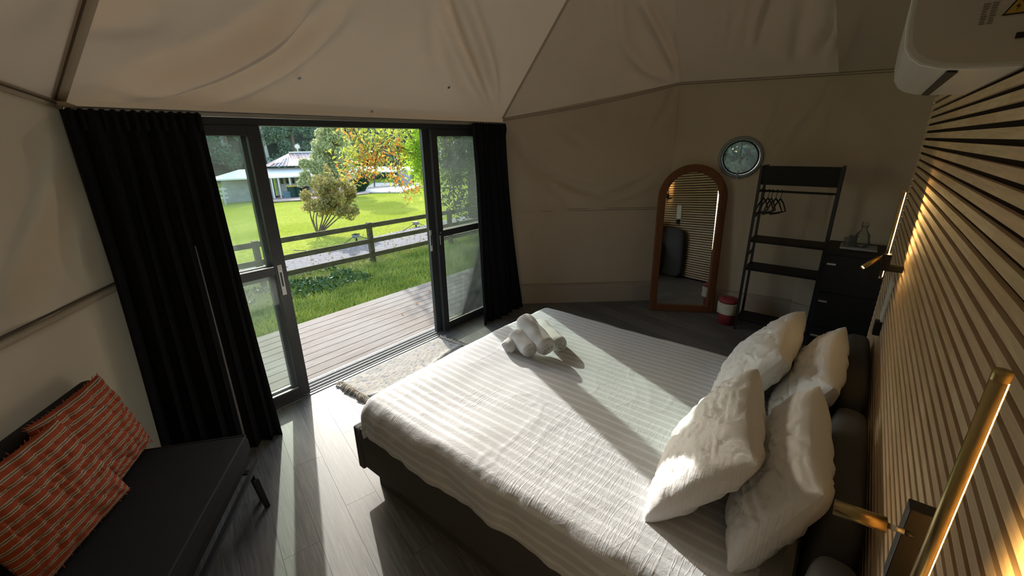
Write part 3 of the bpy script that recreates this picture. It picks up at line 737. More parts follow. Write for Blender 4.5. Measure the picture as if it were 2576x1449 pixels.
# pillows
def frame(b0, b1, t0, t1):
    """frame from bottom edge b0->b1 and top edge t0->t1"""
    b0, b1, t0, t1 = map(Vector, (b0, b1, t0, t1)); return b0, b1, t0, t1
def pillow(name, b0, b1, t0, t1, T, label, seed, mat='pillow', cat='pillow', group=None, pinch=.035, flange=True, nn=72, wr_=.009, uvs=None, bulge=0, tex=None):
    b0, b1, t0, t1 = map(Vector, (b0, b1, t0, t1)); cen = (b0+b1+t0+t1)/4
    nrm = ((b1-b0)+(t1-t0)).cross((t0-b0)+(t1-b1)).normalized()
    def pt(u, v, side):
        a, b = (u+1)/2, (v+1)/2
        pu = pinch*(1-v*v)*abs(u)**3*math.copysign(1, u); pv = pinch*(1-u*u)*abs(v)**3*math.copysign(1, v)
        uu, vv = u-pu, v-pv; a, b = (uu+1)/2, (vv+1)/2
        p = b0*(1-a)*(1-b)+b1*a*(1-b)+t1*a*b+t0*(1-a)*b
        ru, rv = max(0, 1-abs(u)**2.6), max(0, 1-abs(v)**2.6)
        th = T*.5*(ru**.42)*(rv**.42)
        rr = math.atan2(v, u); ed = max(abs(u), abs(v))
        wv = wr_*math.sin(rr*14+seed+4*noise.noise((u*2+seed, v*2, 0)))*ed**3*(1-ed**8)
        wv += wr_*1.3*noise.noise((u*2.5+seed, v*2.5, side*3.))*(1-ed**6)
        cr_ = abs(noise.noise((u*3.2+seed*1.7, v*3.2+1.5*noise.noise((u*2, v*2, seed)), side*2.))); wv -= wr_*1.6*max(0, .10-cr_)/.10*(1-ed**6); c2_ = abs(noise.noise((u*2.0+v*5.5+seed, v*1.5-u*1.5, side*5.+seed))); wv -= wr_*1.1*max(0, .07-c2_)/.07*(1-ed**6)
        return p+nrm*(side*(th+wv*(1 if th > 0 else 0))+bulge*(u*u-.3))
    mb = MB(); UV = []
    for side in (1, -1):
        P = []
        for i in range(nn+1):
            row = []
            for j in range(nn+1):
                u, v = -math.cos(math.pi*i/nn)*.5+.5*(-1+2*i/nn), -math.cos(math.pi*j/nn)*.5+.5*(-1+2*j/nn)
                u = max(-1, min(1, u)); v = max(-1, min(1, v)); row.append(pt(u, v, side)); UV.append((u, v))
            P.append(row if side > 0 else row)
        if side < 0: P = P[::-1]; UV[(nn+1)**2:] = [UV[(nn+1)**2+(nn-i)*(nn+1)+j] for i in range(nn+1) for j in range(nn+1)]
        mb.grid(P)
    o = mb.build(name, M[mat], smooth=True, label=label, cat=cat, group=group)
    setuv(o, lambda co, i: (((UV[i][0]+1)/2, (UV[i][1]+1)/2) if uvs is None else uvs(*UV[i])))
    return o, pt, nrm
pillow('pillow', (-.43, 1.98, .63), (-.40, 1.26, .63), (-.21, 2.0, 1.02), (-.09, 1.33, 1.02), .22, 'plump white pillow at the front of the near side of the bed', 1.0)
pillow('pillow', (-.16, 2.00, .62), (-.10, 1.24, .62), (.02, 2.02, 1.01), (.085, 1.34, 1.0), .22, 'white pillow against the headboard on the near side', 4.2)
pillow('pillow', (-.42, 2.80, .63), (-.40, 2.10, .63), (-.125, 2.92, 1.02), (-.14, 2.22, 1.0), .22, 'white pillow at the front of the far side, tallest corner', 7.7)
pillow('pillow', (-.14, 2.80, .62), (-.12, 2.12, .62), (.075, 2.82, 1.01), (.07, 2.12, .97), .20, 'white pillow against the headboard on the far side', 11.3)

# rolled towels
def roll(name, p0, p1, r, label, seed, end_spiral=True):
    p0, p1 = Vector(p0), Vector(p1); ax = (p1-p0); l = ax.length; ax.normalize()
    a = ax.cross(Vector((0, 0, 1))).normalized(); b = a.cross(ax)
    root = empty(name, (p0+p1)/2-Vector((0, 0, r)), label, 'towel')
    nt_, nl_ = 28, 18; P = []
    for i in range(nl_+1):
        t = i/nl_; e = min(1, t/.06, (1-t)/.06); f = (1-(1-e)**2)**.5*.14+.86 if e < 1 else 1; row = []
        for j in range(nt_+1):
            th = 2*math.pi*j/nt_; n_ = noise.noise((math.cos(th)*1.5+seed, math.sin(th)*1.5, t*4))
            rr = r*f*(1+.09*n_)+(.006 if 0 < th < 1.2 else 0)
            q = p0+ax*l*t+a*rr*math.cos(th)+b*rr*math.sin(th)*.93; row.append(q)
        P.append(row)
    MB().grid(P).build('roll', M['towel'], root, smooth=True)
    for s, c in ((-1, p0), (1, p1)):
        mb = MB(); path = []
        for k in range(70):
            th = k*.30; rr = r*.80*(1-k/78); path.append(c+ax*s*.003*(1+k/30)+a*rr*math.cos(th)+b*rr*math.sin(th)*.93)
        mb.tube(path, r*.065, 6); mb.build('spiral_end', M['towel'], root, smooth=True)
        mb = MB().lathe([(.0001, 0), (r*.86, 0), (r*.9, -.012)], c+ax*s*.001, 24, axis=ax*s); mb.build('end_cap', M['towel'], root, smooth=True)
    return root
roll('towel', (-1.70, 2.40, .695), (-1.40, 2.22, .69), .058, 'rolled white towel lying flat underneath the largest one', 3)
roll('towel', onz(1318, 806, .80), onz(1378, 876, .71), .068, 'largest rolled white towel at the foot of the bed, propped on the others', 1)
roll('towel', onz(1297, 842, .735), onz(1336, 884, .69), .056, 'middle rolled white towel leaning on the largest', 5)
roll('face_towel', onz(1296, 858, .70), onz(1276, 876, .68), .047, 'smallest rolled white face towel with spiral end', 9)

# ================================================================== sofa
sw = empty('sofa', (-2.2, 0, 0), 'low dark grey sofa bench with metal frame in the left corner', 'sofa')
u_ = Vector((.79, -.61, 0)).normalized(); n_ = Vector((.61, .79, 0)).normalized()   # u along the wall, n into the room
K = Vector((-2.46, .61, 0))
def sp(a, b, z): return K+u_*a-n_*b+Vector((0, 0, z))
def rbox(a0, a1, b0, b1, z0, z1, name, mat, r=.03, parent=sw):
    mb = MB(); mb.add([sp(a, b, z) for a in (a0, a1) for b in (b0, b1) for z in (z0, z1)], [(0, 1, 3, 2), (4, 6, 7, 5), (0, 4, 5, 1), (2, 3, 7, 6), (0, 2, 6, 4), (1, 5, 7, 3)])
    o = mb.build(name, M[mat], parent, bevel=r); o.modifiers['bevel'].segments = 4; return o
rbox(0, 2.0, 0, .68, .33, .45, 'seat_cushion', 'sofa', .03)
rbox(.02, 2.0, .02, .68, .27, .33, 'seat_base', 'sofa', .01)
rbox(-.02, 2.0, .60, .69, .40, .90, 'back_rest', 'sofa', .04)
MB().tube([sp(.012, .012, .447), sp(1.99, .012, .447)], .005, 6).build('piping', M['sofa_pipe'], sw); MB().tube([sp(.012, .012, .447), sp(.012, .66, .447)], .005, 6).build('piping', M['sofa_pipe'], sw)
for a in (.10, 1.75):
    for b in (.0, .60):
        MB().beam(sp(a, b-.0, .27), sp(a-.07, b, 0.0), .03, .012).build('leg', M['black'], sw, bevel=.003)
    MB().beam(sp(a, 0, .262), sp(a, .62, .262), .03, .012).build('leg_bar', M['black'], sw)
MB().beam(sp(.0, -.012, .262), sp(1.98, -.012, .262), .022, .022).build('frame_rail', M['black'], sw)
MB().beam(sp(.12, -.03, .22), sp(.10, -.045, .0), .03, .014).build('leg', M['black'], sw, bevel=.003)

# striped cushions
def cushion(b0, b1, t0, t1, T, label, seed):
    o, pt, nrm = pillow('cushion', b0, b1, t0, t1, T, label, seed, 'cushion', 'cushion', 'striped cushions', pinch=.05, wr_=.008, nn=48)
    return o, pt
c1, pt1 = cushion(sp(.42, .47, .462), sp(-.05, .50, .462), sp(.46, .585, .93), sp(.02, .585, .93), .13, 'orange and cream striped cushion, the one nearer the curtain', 2.3)
c2, pt2 = cushion(sp(.84, .43, .465), sp(.34, .40, .465), sp(.88, .56, .92), sp(.37, .54, .91), .13, 'orange and cream striped cushion overlapping the other on the sofa', 6.1)
for c, pt in ((c1, pt1), (c2, pt2)):
    mb = MB()
    for k in range(90):
        e = k/90*4; s = int(e); f = (e-s)*2-1; uv = [(f, -1), (1, f), (-f, 1), (-1, -f)][s]
        p = pt(uv[0], uv[1], 1); ctr = pt(0, 0, 1)*.5+pt(0, 0, -1)*.5; d = (p-ctr).normalized(); d += Vector((rnd.uniform(-.4, .4), rnd.uniform(-.4, .4), rnd.uniform(-.3, .3)))
        mb.tube([p-d*.004, p+d*rnd.uniform(.006, .014)], .0018, 4)
    mb.build('frayed_edge', M['fringe_orange'], c, kind='stuff')

# ================================================================== arched floor mirror
ml, mr = np.array((-1.80, 4.90, 0)), np.array((-1.147, 5.275, 0)); mu = nz(mr-ml); mw = np.linalg.norm(mr-ml); mn = np.array((mu[1], -mu[0], 0)); lean = .11; mh = 1.74
def mp_(a, h, d): # a along width, h height, d towards the room
    return np.array(ml)+mu*a+mn*(d-lean*h/mh)+np.array((0, 0, h))
mir = empty('floor_mirror', (ml+mr)/2, 'tall arched floor mirror in a reddish timber frame leaning on the back wall', 'mirror')
def arch(inset, bot):
    r = mw/2-inset; pts = [(inset, bot), (mw-inset, bot)]; yc = mh-mw/2
    for k in range(25): a = math.pi*k/24; pts.append((mw/2+r*math.cos(a), yc+r*math.sin(a)))
    return pts
outer, inner = arch(0, 0), arch(.085, .085)
n = len(outer); vs_, fs_ = [], []
for d in (.0, .045):
    for q in (outer, inner): vs_ += [mp_(a, h, d) for a, h in q]
for i in range(n):
    j = (i+1) % n
    fs_ += [(2*n+i, 2*n+j, 3*n+j, 3*n+i), (i, n+i, n+j, j), (i, j, 2*n+j, 2*n+i), (n+i, 3*n+i, 3*n+j, n+j)]
MB().add(vs_, fs_).build('frame', M['mirror_frame'], mir, bevel=.01)
MB().prism([mp_(a, h, .012) for a, h in arch(.08, .08)], (mn*.006)).build('mirror_glass', M['mirror'], mir)

# ================================================================== porthole window
pw_ = empty('window_1', PORC, kind='structure')
ax = Vector(n3)
MB().lathe([(.185, .0), (.19, .025), (.215, .028), (.225, .005), (.225, -.01), (.185, -.01), (.185, 0)], PORC, 48, axis=ax).build('window_ring', M['ring'], pw_, smooth=True)
MB().lathe([(.165, .02), (.168, .032), (.178, .032), (.182, .012)], Vector(PORC), 48, axis=ax).build('inner_ring', M['black'], pw_, smooth=True)
MB().lathe([(.0001, .012), (.18, .012)], PORC, 48, axis=ax).build('pane', M['porthole'], pw_)
MB().span(Vector(PORC)+Vector((-.008, -.035, -.225)), Vector(PORC)+Vector((.012, -.02, -.16))).build('latch', M['ring'], pw_)
MB().tube([Vector(PORC)+Vector((.0, -.02, 0)), Vector(PORC)+Vector((.0, -.02, .17))], .003, 5).build('pull_cord', M['black'], pw_)
MB().lathe([(.0001, .01), (.012, .008), (.014, 0)], Vector(PORC)+Vector((.01, -.02, -.0)), 12, axis=ax).build('pull_knob', M['silver'], pw_, smooth=True)

# ================================================================== clothes rack
rk = empty('clothes_rack', (-.48, 5.0, 0), 'tall black metal clothes rack with shelves beside the mirror', 'rack')
rx0, rx1, ry0, ry1 = -.81, -.17, 4.90, 5.20
for x in (rx0, rx1):
    for y in (ry0, ry1): MB().span((x-.012, y-.012, 0), (x+.012, y+.012, 1.75)).build('post', M['black'], rk)
    for z in (.12, .70, .85, 1.0, 1.25, 1.50, 1.60, 1.74): MB().span((x-.01, ry0, z-.01), (x+.01, ry1, z+.01)).build('rung', M['black'], rk)
for z in (.12, .70, 1.0): MB().span((rx0, ry0, z-.012), (rx1, ry1, z+.012)).build('shelf', M['black_wood'], rk)
MB().span((rx0, ry0, 1.58), (rx1, ry0+.02, 1.75)).build('top_panel', M['black_wood'], rk)
MB().span((rx0, ry0, 1.57), (rx1, ry1, 1.59)).build('shelf', M['black_wood'], rk)
MB().tube([(rx0, 5.02, 1.50), (rx1, 5.02, 1.50)], .011, 10).build('hanging_rail', M['black'], rk)
def hanger(x, a, lb):
    o = empty('coat_hanger', (x, 5.02, 1.28), lb, 'hanger', 'black coat hangers on the rack')
    c_, s_ = math.cos(a), math.sin(a)
    def q(l, z): return (x+l*s_*.35, 5.02+l*c_, 1.50+z)
    hook = [q(.018*math.sin(t), .0+.018*math.cos(t)) for t in [k*.4-1.4 for k in range(10)]]+[q(.0, -.04), q(0, -.07)]
    MB().tube(hook, .003, 5).build('hook', M['black'], o, smooth=True)
    MB().tube([q(0, -.07), q(.10, -.12), q(.20, -.21), q(.0, -.215), q(-.20, -.21), q(-.10, -.12), q(0, -.07)], .007, 6).build('shoulder_bar', M['black'], o, smooth=True)
for i, (x, a) in enumerate(((-.77, .5), (-.73, .8), (-.70, .4), (-.66, 1.0), (-.62, .7))): hanger(x, a, 'black coat hanger on the rail, '+('nearest the left post', 'second from the left post', 'middle one of the five', 'second from the right of the five', 'furthest right of the five')[i])

# bin with liner
bn = empty('waste_bin', (-.93, 5.02, 0), 'red waste bin with cream liner between mirror and rack', 'bin')
MB().lathe([(.0001, 0), (.085, 0), (.10, .24), (.095, .24), (.08, .01)], (-.93, 5.02, 0), 28).build('body', M['red'], bn, smooth=True)
P = []
for j in range(41):
    th = 2*math.pi*j/40; row = []
    for r_, z_ in ((.095, .20), (.107, .24), (.105, .265), (.112, .25), (.112, .20), (.114+.010*math.sin(5*th), .15+.012*math.sin(7*th)), (.112, .135)):
        k_ = 1+.05*noise.noise((math.cos(th)*3, math.sin(th)*3, z_*9)); row.append((-.93+r_*k_*math.cos(th), 5.02+r_*k_*math.sin(th), z_))
    P.append(row)
MB().grid(P).build('liner', M['bag'], bn, smooth=True)
MB().lathe([(.0001, .315), (.07, .31), (.102, .295), (.106, .262), (.1, .262)], (-.93, 5.02, 0), 28).build('lid', M['red'], bn, smooth=True)

# black drawer cabinet and glassware
cb = empty('drawer_cabinet', (.3, 4.85, 0), 'black drawer cabinet with small silver handles behind the bed', 'cabinet')
MB().span((-.14, 4.60, 0), (.75, 5.08, 1.04)).build('body', M['black_wood'], cb, bevel=.004)
MB().span((-.15, 4.585, 1.04), (.76, 5.09, 1.06)).build('top', M['black_wood'], cb)
for z0, z1 in ((.03, .33), (.345, .67), (.685, 1.02)):
    for x0_, x1_ in ((-.13, .30), (.31, .74)):
        dr = MB().span((x0_, 4.582, z0), (x1_, 4.60, z1)).build('drawer', M['black_wood'], cb, bevel=.002)
        MB().span((x0_+.01, 4.570, z1-.085), (x0_+.075, 4.582, z1-.070)).build('drawer_handle', M['silver'], dr)
cf = empty('carafe', (.08, 4.80, 1.08), 'clear glass carafe standing on the tray on the black cabinet', 'carafe')
MB().lathe([(.0001, 1.085), (.05, 1.085), (.062, 1.12), (.05, 1.19), (.022, 1.23), (.020, 1.25), (.028, 1.27)], (.08, 4.80, 0), 20).build('body', M['carafe'], cf, smooth=True)
MB().lathe([(.0001, 1.30), (.025, 1.30), (.03, 1.275), (.018, 1.25)], (.08, 4.80, 0), 16).build('stopper', M['carafe'], cf, smooth=True)
ty = MB().span((-.06, 4.70, 1.062), (.2, 4.92, 1.08)).build('tray', M['ring'], bevel=.004, label='grey serving tray on the black cabinet top', cat='tray')
for i, (x, y, lb) in enumerate(((-.01, 4.76, 'left'), (.02, 4.86, 'rear'))):
    MB().lathe([(.0001, 1.084), (.03, 1.084), (.035, 1.16), (.033, 1.16), (.028, 1.09)], (x, y, 0), 16).build('drinking_glass', M['carafe'], smooth=True, label='small clear tumbler on the tray beside the carafe, %s of the pair' % lb, cat='glass')

# ================================================================== wall lamps
def walllamp(y, sdir_, label, arm):
    e = empty('wall_lamp', (WX, y, 1.3), label, 'lamp')
    r = .0082; x = .1575; z0, z1 = 1.318, 1.754
    # tube body with a slot facing the wall
    prof = []; nseg = 22; gap = R(36)
    slot = R(-30)
    for i in range(nseg+1):
        a = slot+gap/2+(2*math.pi-gap)*i/nseg; prof.append((x+r*math.cos(a), y+r*math.sin(a)))
    mb = MB(); P = [[(px_, py_, z) for z in (z0, z1)] for px_, py_ in prof]; mb.grid(P)
    o = mb.build('tube_shade', M['brass'], e, smooth=True); s = o.modifiers.new('t', 'SOLIDIFY'); s.thickness = .0015; s.offset = -1
    MB().tube([(x+.0025*math.cos(slot), y+.0025*math.sin(slot), z0+.006), (x+.0025*math.cos(slot), y+.0025*math.sin(slot), z1-.006)], .0052, 12).build('led_tube', M['led'], e)
    for z, s_ in ((z0, -1), (z1, 1)): MB().lathe([(.0001, .004*s_), (r*.98, .004*s_), (r*1.02, 0), (r*1.02, -.008*s_)], (x, y, z), 24).build('end_cap', M['brass'], e, smooth=True)
    br = MB().span((arm[3][0], arm[3][1], arm[3][2]), (arm[3][0]+.034, arm[3][3], arm[3][4])).build('bracket', M['black'], e, bevel=.002)
    MB().span((arm[3][0]+.005, arm[3][3]-.03, arm[3][2]-.03), (WX, arm[3][3], arm[3][2])).build('wall_mount', M['black'], e)
    MB().beam((x, y, arm[3][2]+.01), (arm[3][0]+.02, (arm[3][1]+arm[3][3])/2, arm[3][2]+.01), .010, .012).build('tube_mount', M['black'], e)
    a0, a1 = Vector(arm[0]), Vector(arm[1]); d = (a1-a0).normalized(); st = a0-d*.02
    MB().tube([st, a0], .0045, 10).build('spot_stem', M['silver'], e, smooth=True)
    MB().tube([Vector(arm[4]), st], .004, 8).build('stem_base', M['black'], e, smooth=True)
    sp_ = MB().tube([a0, a1], .0115, 20, cap=False).build('reading_spot', M['brass'], e, smooth=True); s = sp_.modifiers.new('t', 'SOLIDIFY'); s.thickness = .002; s.offset = -1
    MB().lathe([(.0001, .0), (.0100, .0)], a1-d*.006, 20, axis=d).build('spot_lens', M['led'] if arm[2] else M['black'], e)
    MB().lathe([(.0001, .0), (.0100, .0)], a0+d*.004, 20, axis=-d).build('spot_back', M['black'], e)
    return e
walllamp(.65, 1, 'large brass tube wall lamp with glowing strip, nearest the camera', ((.125, .725, 1.450), (.062, .725, 1.445), False, (.142, .725, 1.35, .752, 1.492), (.155, .726, 1.448)))
walllamp(2.79, 1, 'brass tube wall lamp glowing at the far side of the bed', ((.130, 2.74, 1.430), (.075, 2.69, 1.382), True, (.142, 2.74, 1.39, 2.80, 1.45), (.15, 2.745, 1.43)))
# charging socket plate, remote holder
sp2 = empty('switch_panel', (WX, 3.05, .9), 'white socket panel on the slats below the far lamp', 'socket')
MB().span((WX-.014, 2.98, 1.02), (WX, 3.09, 1.26)).build('plate', M['white_metal'], sp2, bevel=.003)
MB().span((WX-.032, 3.00, .93), (WX, 3.06, 1.01)).build('plug', M['black'], sp2, bevel=.003)

# ================================================================== air conditioner
ac = empty('air_conditioner', (WX, 2.0, 2.14), 'white split-system air conditioner mounted high on the slatted wall', 'air conditioner')
prof = [(WX, 2.145), (.13, 2.150), (.085, 2.156), (.05, 2.168), (.028, 2.185), (.013, 2.21), (.006, 2.25), (.003, 2.32), (.004, 2.44), (.04, 2.47), (WX, 2.47)]
ya, yb = 1.56, 2.42
n = len(prof); mb = MB(); mb.prism([(x, ya, z) for x, z in prof], (0, yb-ya, 0)); mb.build('body', M['ac'], ac, bevel=.006)
pr2 = [(x+(.012 if x < .2 else 0)*1.0, z+(.012 if z < 2.3 else -.01)) for x, z in prof]
MB().prism([(x, ya-.003, z) for x, z in pr2], (0, .004, 0)).build('side_panel', M['ac_side'], ac)
MB().prism([(.105, ya+.02, 2.1515), (.125, ya+.02, 2.149), (.125, yb-.05, 2.149), (.105, yb-.05, 2.1515)], (0, 0, -.003)).build('air_outlet', M['rubber'], ac)
MB().span((.20, ya-.006, 2.205), (WX+.03, ya-.002, 2.217)).build('cable_slot', M['black'], ac)
# stickers on the side panel
sx = onp(2490, 25, (0, ya-.004, 0), (0, 1, 0))
st = MB()
for k in range(9):
    z = sx[2]+.012-.005*k
    for q in range(2): st.span((sx[0]-.012+.014*q, ya-.0045, z), (sx[0]-.012+.014*q+rnd.uniform(.006, .012), ya-.0035, z+.0022))
st.build('rating_label', M['label_grey'], ac)
tq = onp(2560, 20, (0, ya-.004, 0), (0, 1, 0))
MB().prism([(tq[0]-.022, ya-.0042, tq[2]-.012), (tq[0]+.022, ya-.0042, tq[2]-.012), (tq[0], ya-.0042, tq[2]+.027)], (0, -.0006, 0)).build('warning_triangle', M['black'], ac)
MB().prism([(tq[0]-.017, ya-.0048, tq[2]-.009), (tq[0]+.017, ya-.0048, tq[2]-.009), (tq[0], ya-.0048, tq[2]+.021)], (0, -.0006, 0)).build('warning_triangle', M['warn'], ac)
MB().prism([(tq[0]+.002, ya-.0054, tq[2]+.013), (tq[0]-.004, ya-.0054, tq[2]+.002), (tq[0]+.001, ya-.0054, tq[2]+.003), (tq[0]-.002, ya-.0054, tq[2]-.006), (tq[0]+.005, ya-.0054, tq[2]+.006), (tq[0], ya-.0054, tq[2]+.005)], (0, -.0004, 0)).build('warning_bolt', M['black'], ac)

# ================================================================== GARDEN
# ground: slopes away, far hill behind
def ground():
    xs = list(np.linspace(-3.9, -14, 60))+list(np.linspace(-14.5, -70, 60))+list(np.linspace(-72, -170, 40)); ys = np.linspace(-60, 150, 120)
    P = []
    for x in xs:
        row = []
        for y in ys:
            z = gz(x)+.03*noise.noise((x*.6, y*.6, 0))*(1 if x > -12 else 2)
            if x < -74: z = gz(-74)+(-(x+74))*.42+1.5*noise.noise((x*.05, y*.05, 3))
            row.append((x, y, z))
        P.append(row)
    return P
P = ground()
MB().grid(P).build('lawn', M['lawn'], smooth=True, kind='structure', loc=(0, 0, 0))
# ground strip under the forest
hx = [[(x, y, gz(-74)+(-(x+74))*.42+.4+1.5*noise.noise((x*.05, y*.05, 3))) for y in np.linspace(-60, 150, 40)] for x in np.linspace(-76, -165, 24)]
MB().grid(hx).build('hillside', M['hill'], smooth=True, kind='structure')
def strip(name, e0, e1, mat, dz, n=60, label=None, kind='structure'):
    P = []
    for i in range(n+1):
        t = i/n; p = e0[0]+(e0[1]-e0[0])*t; q = e1[0]+(e1[1]-e1[0])*t; row = []
        for j in range(7):
            r_ = p+(q-p)*j/6; w_ = .12*noise.noise((r_[0]*.8, r_[1]*.8, 5)) if j in (0, 6) else 0
            x = r_[0]+w_; row.append((x, r_[1], gz(x)+dz+(0 if j in (0, 6) else .02)))
        P.append(row)
    return MB().grid(P).build(name, mat, smooth=True, kind=kind)
def ext(p, q, a=-1.5, b=3.5): p, q = np.array(p), np.array(q); return (p+(q-p)*a, p+(q-p)*b)
rA, rB = ong(735, 712), ong(1085, 612)
rC, rD = ong(722, 652), ong(1078, 567)
strip('gravel_path', ext(rA, rB), ext(rC, rD), M['gravel'], .045)
sA, sB = ong(735, 738), ong(1085, 625)
# bare soil and weeds at the fence foot
strip('soil_verge', ext(sA, sB), ext(ong(735, 708), ong(1085, 611)), M['soil'], .035)
pA, pB = ong(930, 487), ong(1062, 470)
# pale paved area by the shelter
qs = [ong(905, 487), ong(1010, 486), ong(1075, 470), ong(1060, 462), ong(940, 462)]
MB().prism([(p[0], p[1], p[2]+.03) for p in qs], (0, 0, .12)).build('patio', M['concrete'], kind='structure')
qs = [ong(640, 512), ong(790, 504), ong(930, 488), ong(915, 480), ong(640, 497)]
MB().prism([(p[0], p[1], p[2]+.03) for p in qs], (0, 0, .1)).build('house_path', M['pave'], kind='structure')

# fence
pb = ong(940, 665)
tdir = nz(np.array((*(ong(1085, 640)-ong(740, 726))[:2], 0)))
def fz(p): return gz(p[0])
fn = empty('paddock_fence', (pb[0], pb[1], gz(pb[0])), 'weathered three-rail timber fence along the gravel path', 'fence')
Pp = lambda t: np.array((pb[0], pb[1], 0))+tdir*t
post_top = onp(923, 560, pb, (pb[0], pb[1], 0))[2]
hgt = post_top-pb[2]
for t in (-7.2, -4.8, -2.4, 0, 2.4, 4.8, 7.2, 9.6):
    p = Pp(t); zb = gz(p[0]); MB().beam((p[0], p[1], zb-.2), (p[0], p[1], zb+hgt), .10, .10).build('post', M['fence'], fn, bevel=.006)
for fr_ in (.955, .60, .27):
    for t in (-7.2, -4.8, -2.4, 0, 2.4, 4.8, 7.2):
        p, q = Pp(t), Pp(t+2.4); h = hgt*fr_-.02
        MB().beam((p[0]+.05, p[1], gz(p[0])+h), (q[0]+.05, q[1], gz(q[0])+h), .035, .105).build('rail', M['fence'], fn, bevel=.004)
# solar path lights with cable
for i, (x, y, lb) in enumerate(((897, 606, 'small square path light on the lawn edge, left of the fence post'), (1047, 573, 'small square path light on the lawn edge, right of the fence post'))):
    g = ong(x, y); e = empty('path_light', g, lb, 'light')
    MB().span((g[0]-.02, g[1]-.02, g[2]-.05), (g[0]+.02, g[1]+.02, g[2]+.12)).build('stake', M['black'], e)
    MB().box((g[0], g[1], g[2]+.16), (.17, .17, .10), .4).build('lamp_head', M['ring'], e, bevel=.01)
    MB().box((g[0], g[1], g[2]+.215), (.19, .19, .015), .4).build('solar_panel', M['dark_glass'], e)
pts = [Vector(ong(x, y))+Vector((0, 0, h)) for x, y, h in ((740, 634, .05), (800, 632, .03), (860, 618, .03), (897, 606, .16), (930, 602, .03), (1000, 590, .03), (1047, 573, .16), (1078, 575, .03))]
MB().tube([Vector(p) for p in smoothpath([np.array(p) for p in pts], 4)], .012, 5).build('garden_cable', M['bark'], smooth=True, label='thin cable running along the lawn edge between path lights', cat='cable')

# grass blades and weeds near the deck
def blades(name, n, x0, x1, y0, y1, h, mat, wdt=.012, dens=None, kind='stuff', label=None, cat=None):
    X = nr.uniform(x0, x1, n); Y_ = nr.uniform(y0, y1, n)
    if dens is not None: k = dens(X, Y_) > nr.rand(n); X, Y_ = X[k], Y_[k]
    n = len(X); Z = np.where(X < GX, GZ+GS*(X-GX), GZ); a = nr.uniform(0, 6.28, n); hh = h*(.4+nr.rand(n)); b = nr.uniform(-.8, .8, (n, 2))*hh[:, None]
    V = np.stack([np.stack([X-wdt*np.cos(a), Y_-wdt*np.sin(a), Z], 1), np.stack([X+wdt*np.cos(a), Y_+wdt*np.sin(a), Z], 1), np.stack([X+b[:, 0], Y_+b[:, 1], Z+hh], 1)], 1).reshape(-1, 3)
    o = fastmesh(name, V, np.arange(3*n).reshape(-1, 3), mat, kind=kind, label=label, cat=cat); return o
blades('grass', 150000, -9.5, -4.95, -2, 9.5, .10, M['blade'], label='short green grass growing between deck and fence', cat='grass')
tn = np.array((tdir[1], -tdir[0]))
def verge(X, Y_):
    d = (X-pb[0])*tn[0]+(Y_-pb[1])*tn[1]; d = d*(1 if tn[0] > 0 else -1)
    nn_ = np.array([noise.noise((x*1.3, y*.9, 0)) for x, y in zip(X, Y_)])
    return ((d > -.2) & (d < 1.5) & (nn_ > -.15-.0*d) & (Y_ < 4.6)).astype(float)
X = nr.uniform(-10.5, -6, 30000); Y_ = nr.uniform(-2, 9, 30000); k = verge(X, Y_) > .5; X, Y_ = X[k], Y_[k]
Cw = np.stack([X, Y_, np.where(X < GX, GZ+GS*(X-GX), GZ)+nr.uniform(.02, .16, len(X))], 1)
V, Fc = leafmesh(Cw, np.full(len(Cw), .075), .6); fastmesh('weeds', V, Fc, M['weed'], loc=(-8, 3, gz(-8)), kind='stuff', label='dark leafy weeds creeping along the foot of the fence', cat='weeds')
X = nr.uniform(-10, -5.05, 1500); Y_ = nr.uniform(-1, 9, 1500); Cw = np.stack([X, Y_, GZ+GS*(X-GX)+.05], 1)
V, Fc = leafmesh(Cw, np.full(len(Cw), .05), .6); fastmesh('leaf_litter', V, Fc, M['leaf_fallen'], loc=(-7, 3, gz(-7)), kind='stuff', label='yellow fallen leaves scattered over the near grass', cat='leaves')
X = nr.uniform(-13, -8.5, 900); Y_ = nr.uniform(1, 12, 900); Cw = np.stack([X, Y_, GZ+GS*(X-GX)+.08], 1)
V, Fc = leafmesh(Cw, np.full(len(Cw), .06), .6); fastmesh('leaf_litter', V, Fc, M['leaf_fallen'], loc=(-11, 6, gz(-11)), kind='stuff', label='pale dry leaves scattered over the gravel path', cat='leaves')

# ---- trees
def crown(name, clumps, nleaf, size, mat, parent, aspect=.55, drop=0, mats=None):
    C_ = []
    for (c, rad) in clumps:
        k = max(4, int(nleaf*(rad[0]*rad[1]*rad[2])**(1/1.5)/sum((q[1][0]*q[1][1]*q[1][2])**(1/1.5) for q in clumps)))
        d = nr.normal(size=(k, 3)); d /= np.linalg.norm(d, axis=1)[:, None]; rr = nr.rand(k)**.45
        C_.append(np.array(c)+d*rr[:, None]*np.array(rad))
    C_ = np.concatenate(C_); V, Fc = leafmesh(C_, np.full(len(C_), size), aspect, drop)
    mi = None
    if mats: sel = (nr.rand(len(C_))*len(mats)).astype(int); mi = np.repeat(sel, 2)
    return fastmesh(name, V, Fc, mat, parent=parent, mats=mats, midx=mi, kind='stuff')
def P3(px, py, depth_pt):  # point on the vertical plane through depth_pt facing the camera
    return onp(px, py, depth_pt, (depth_pt[0], depth_pt[1], 0))
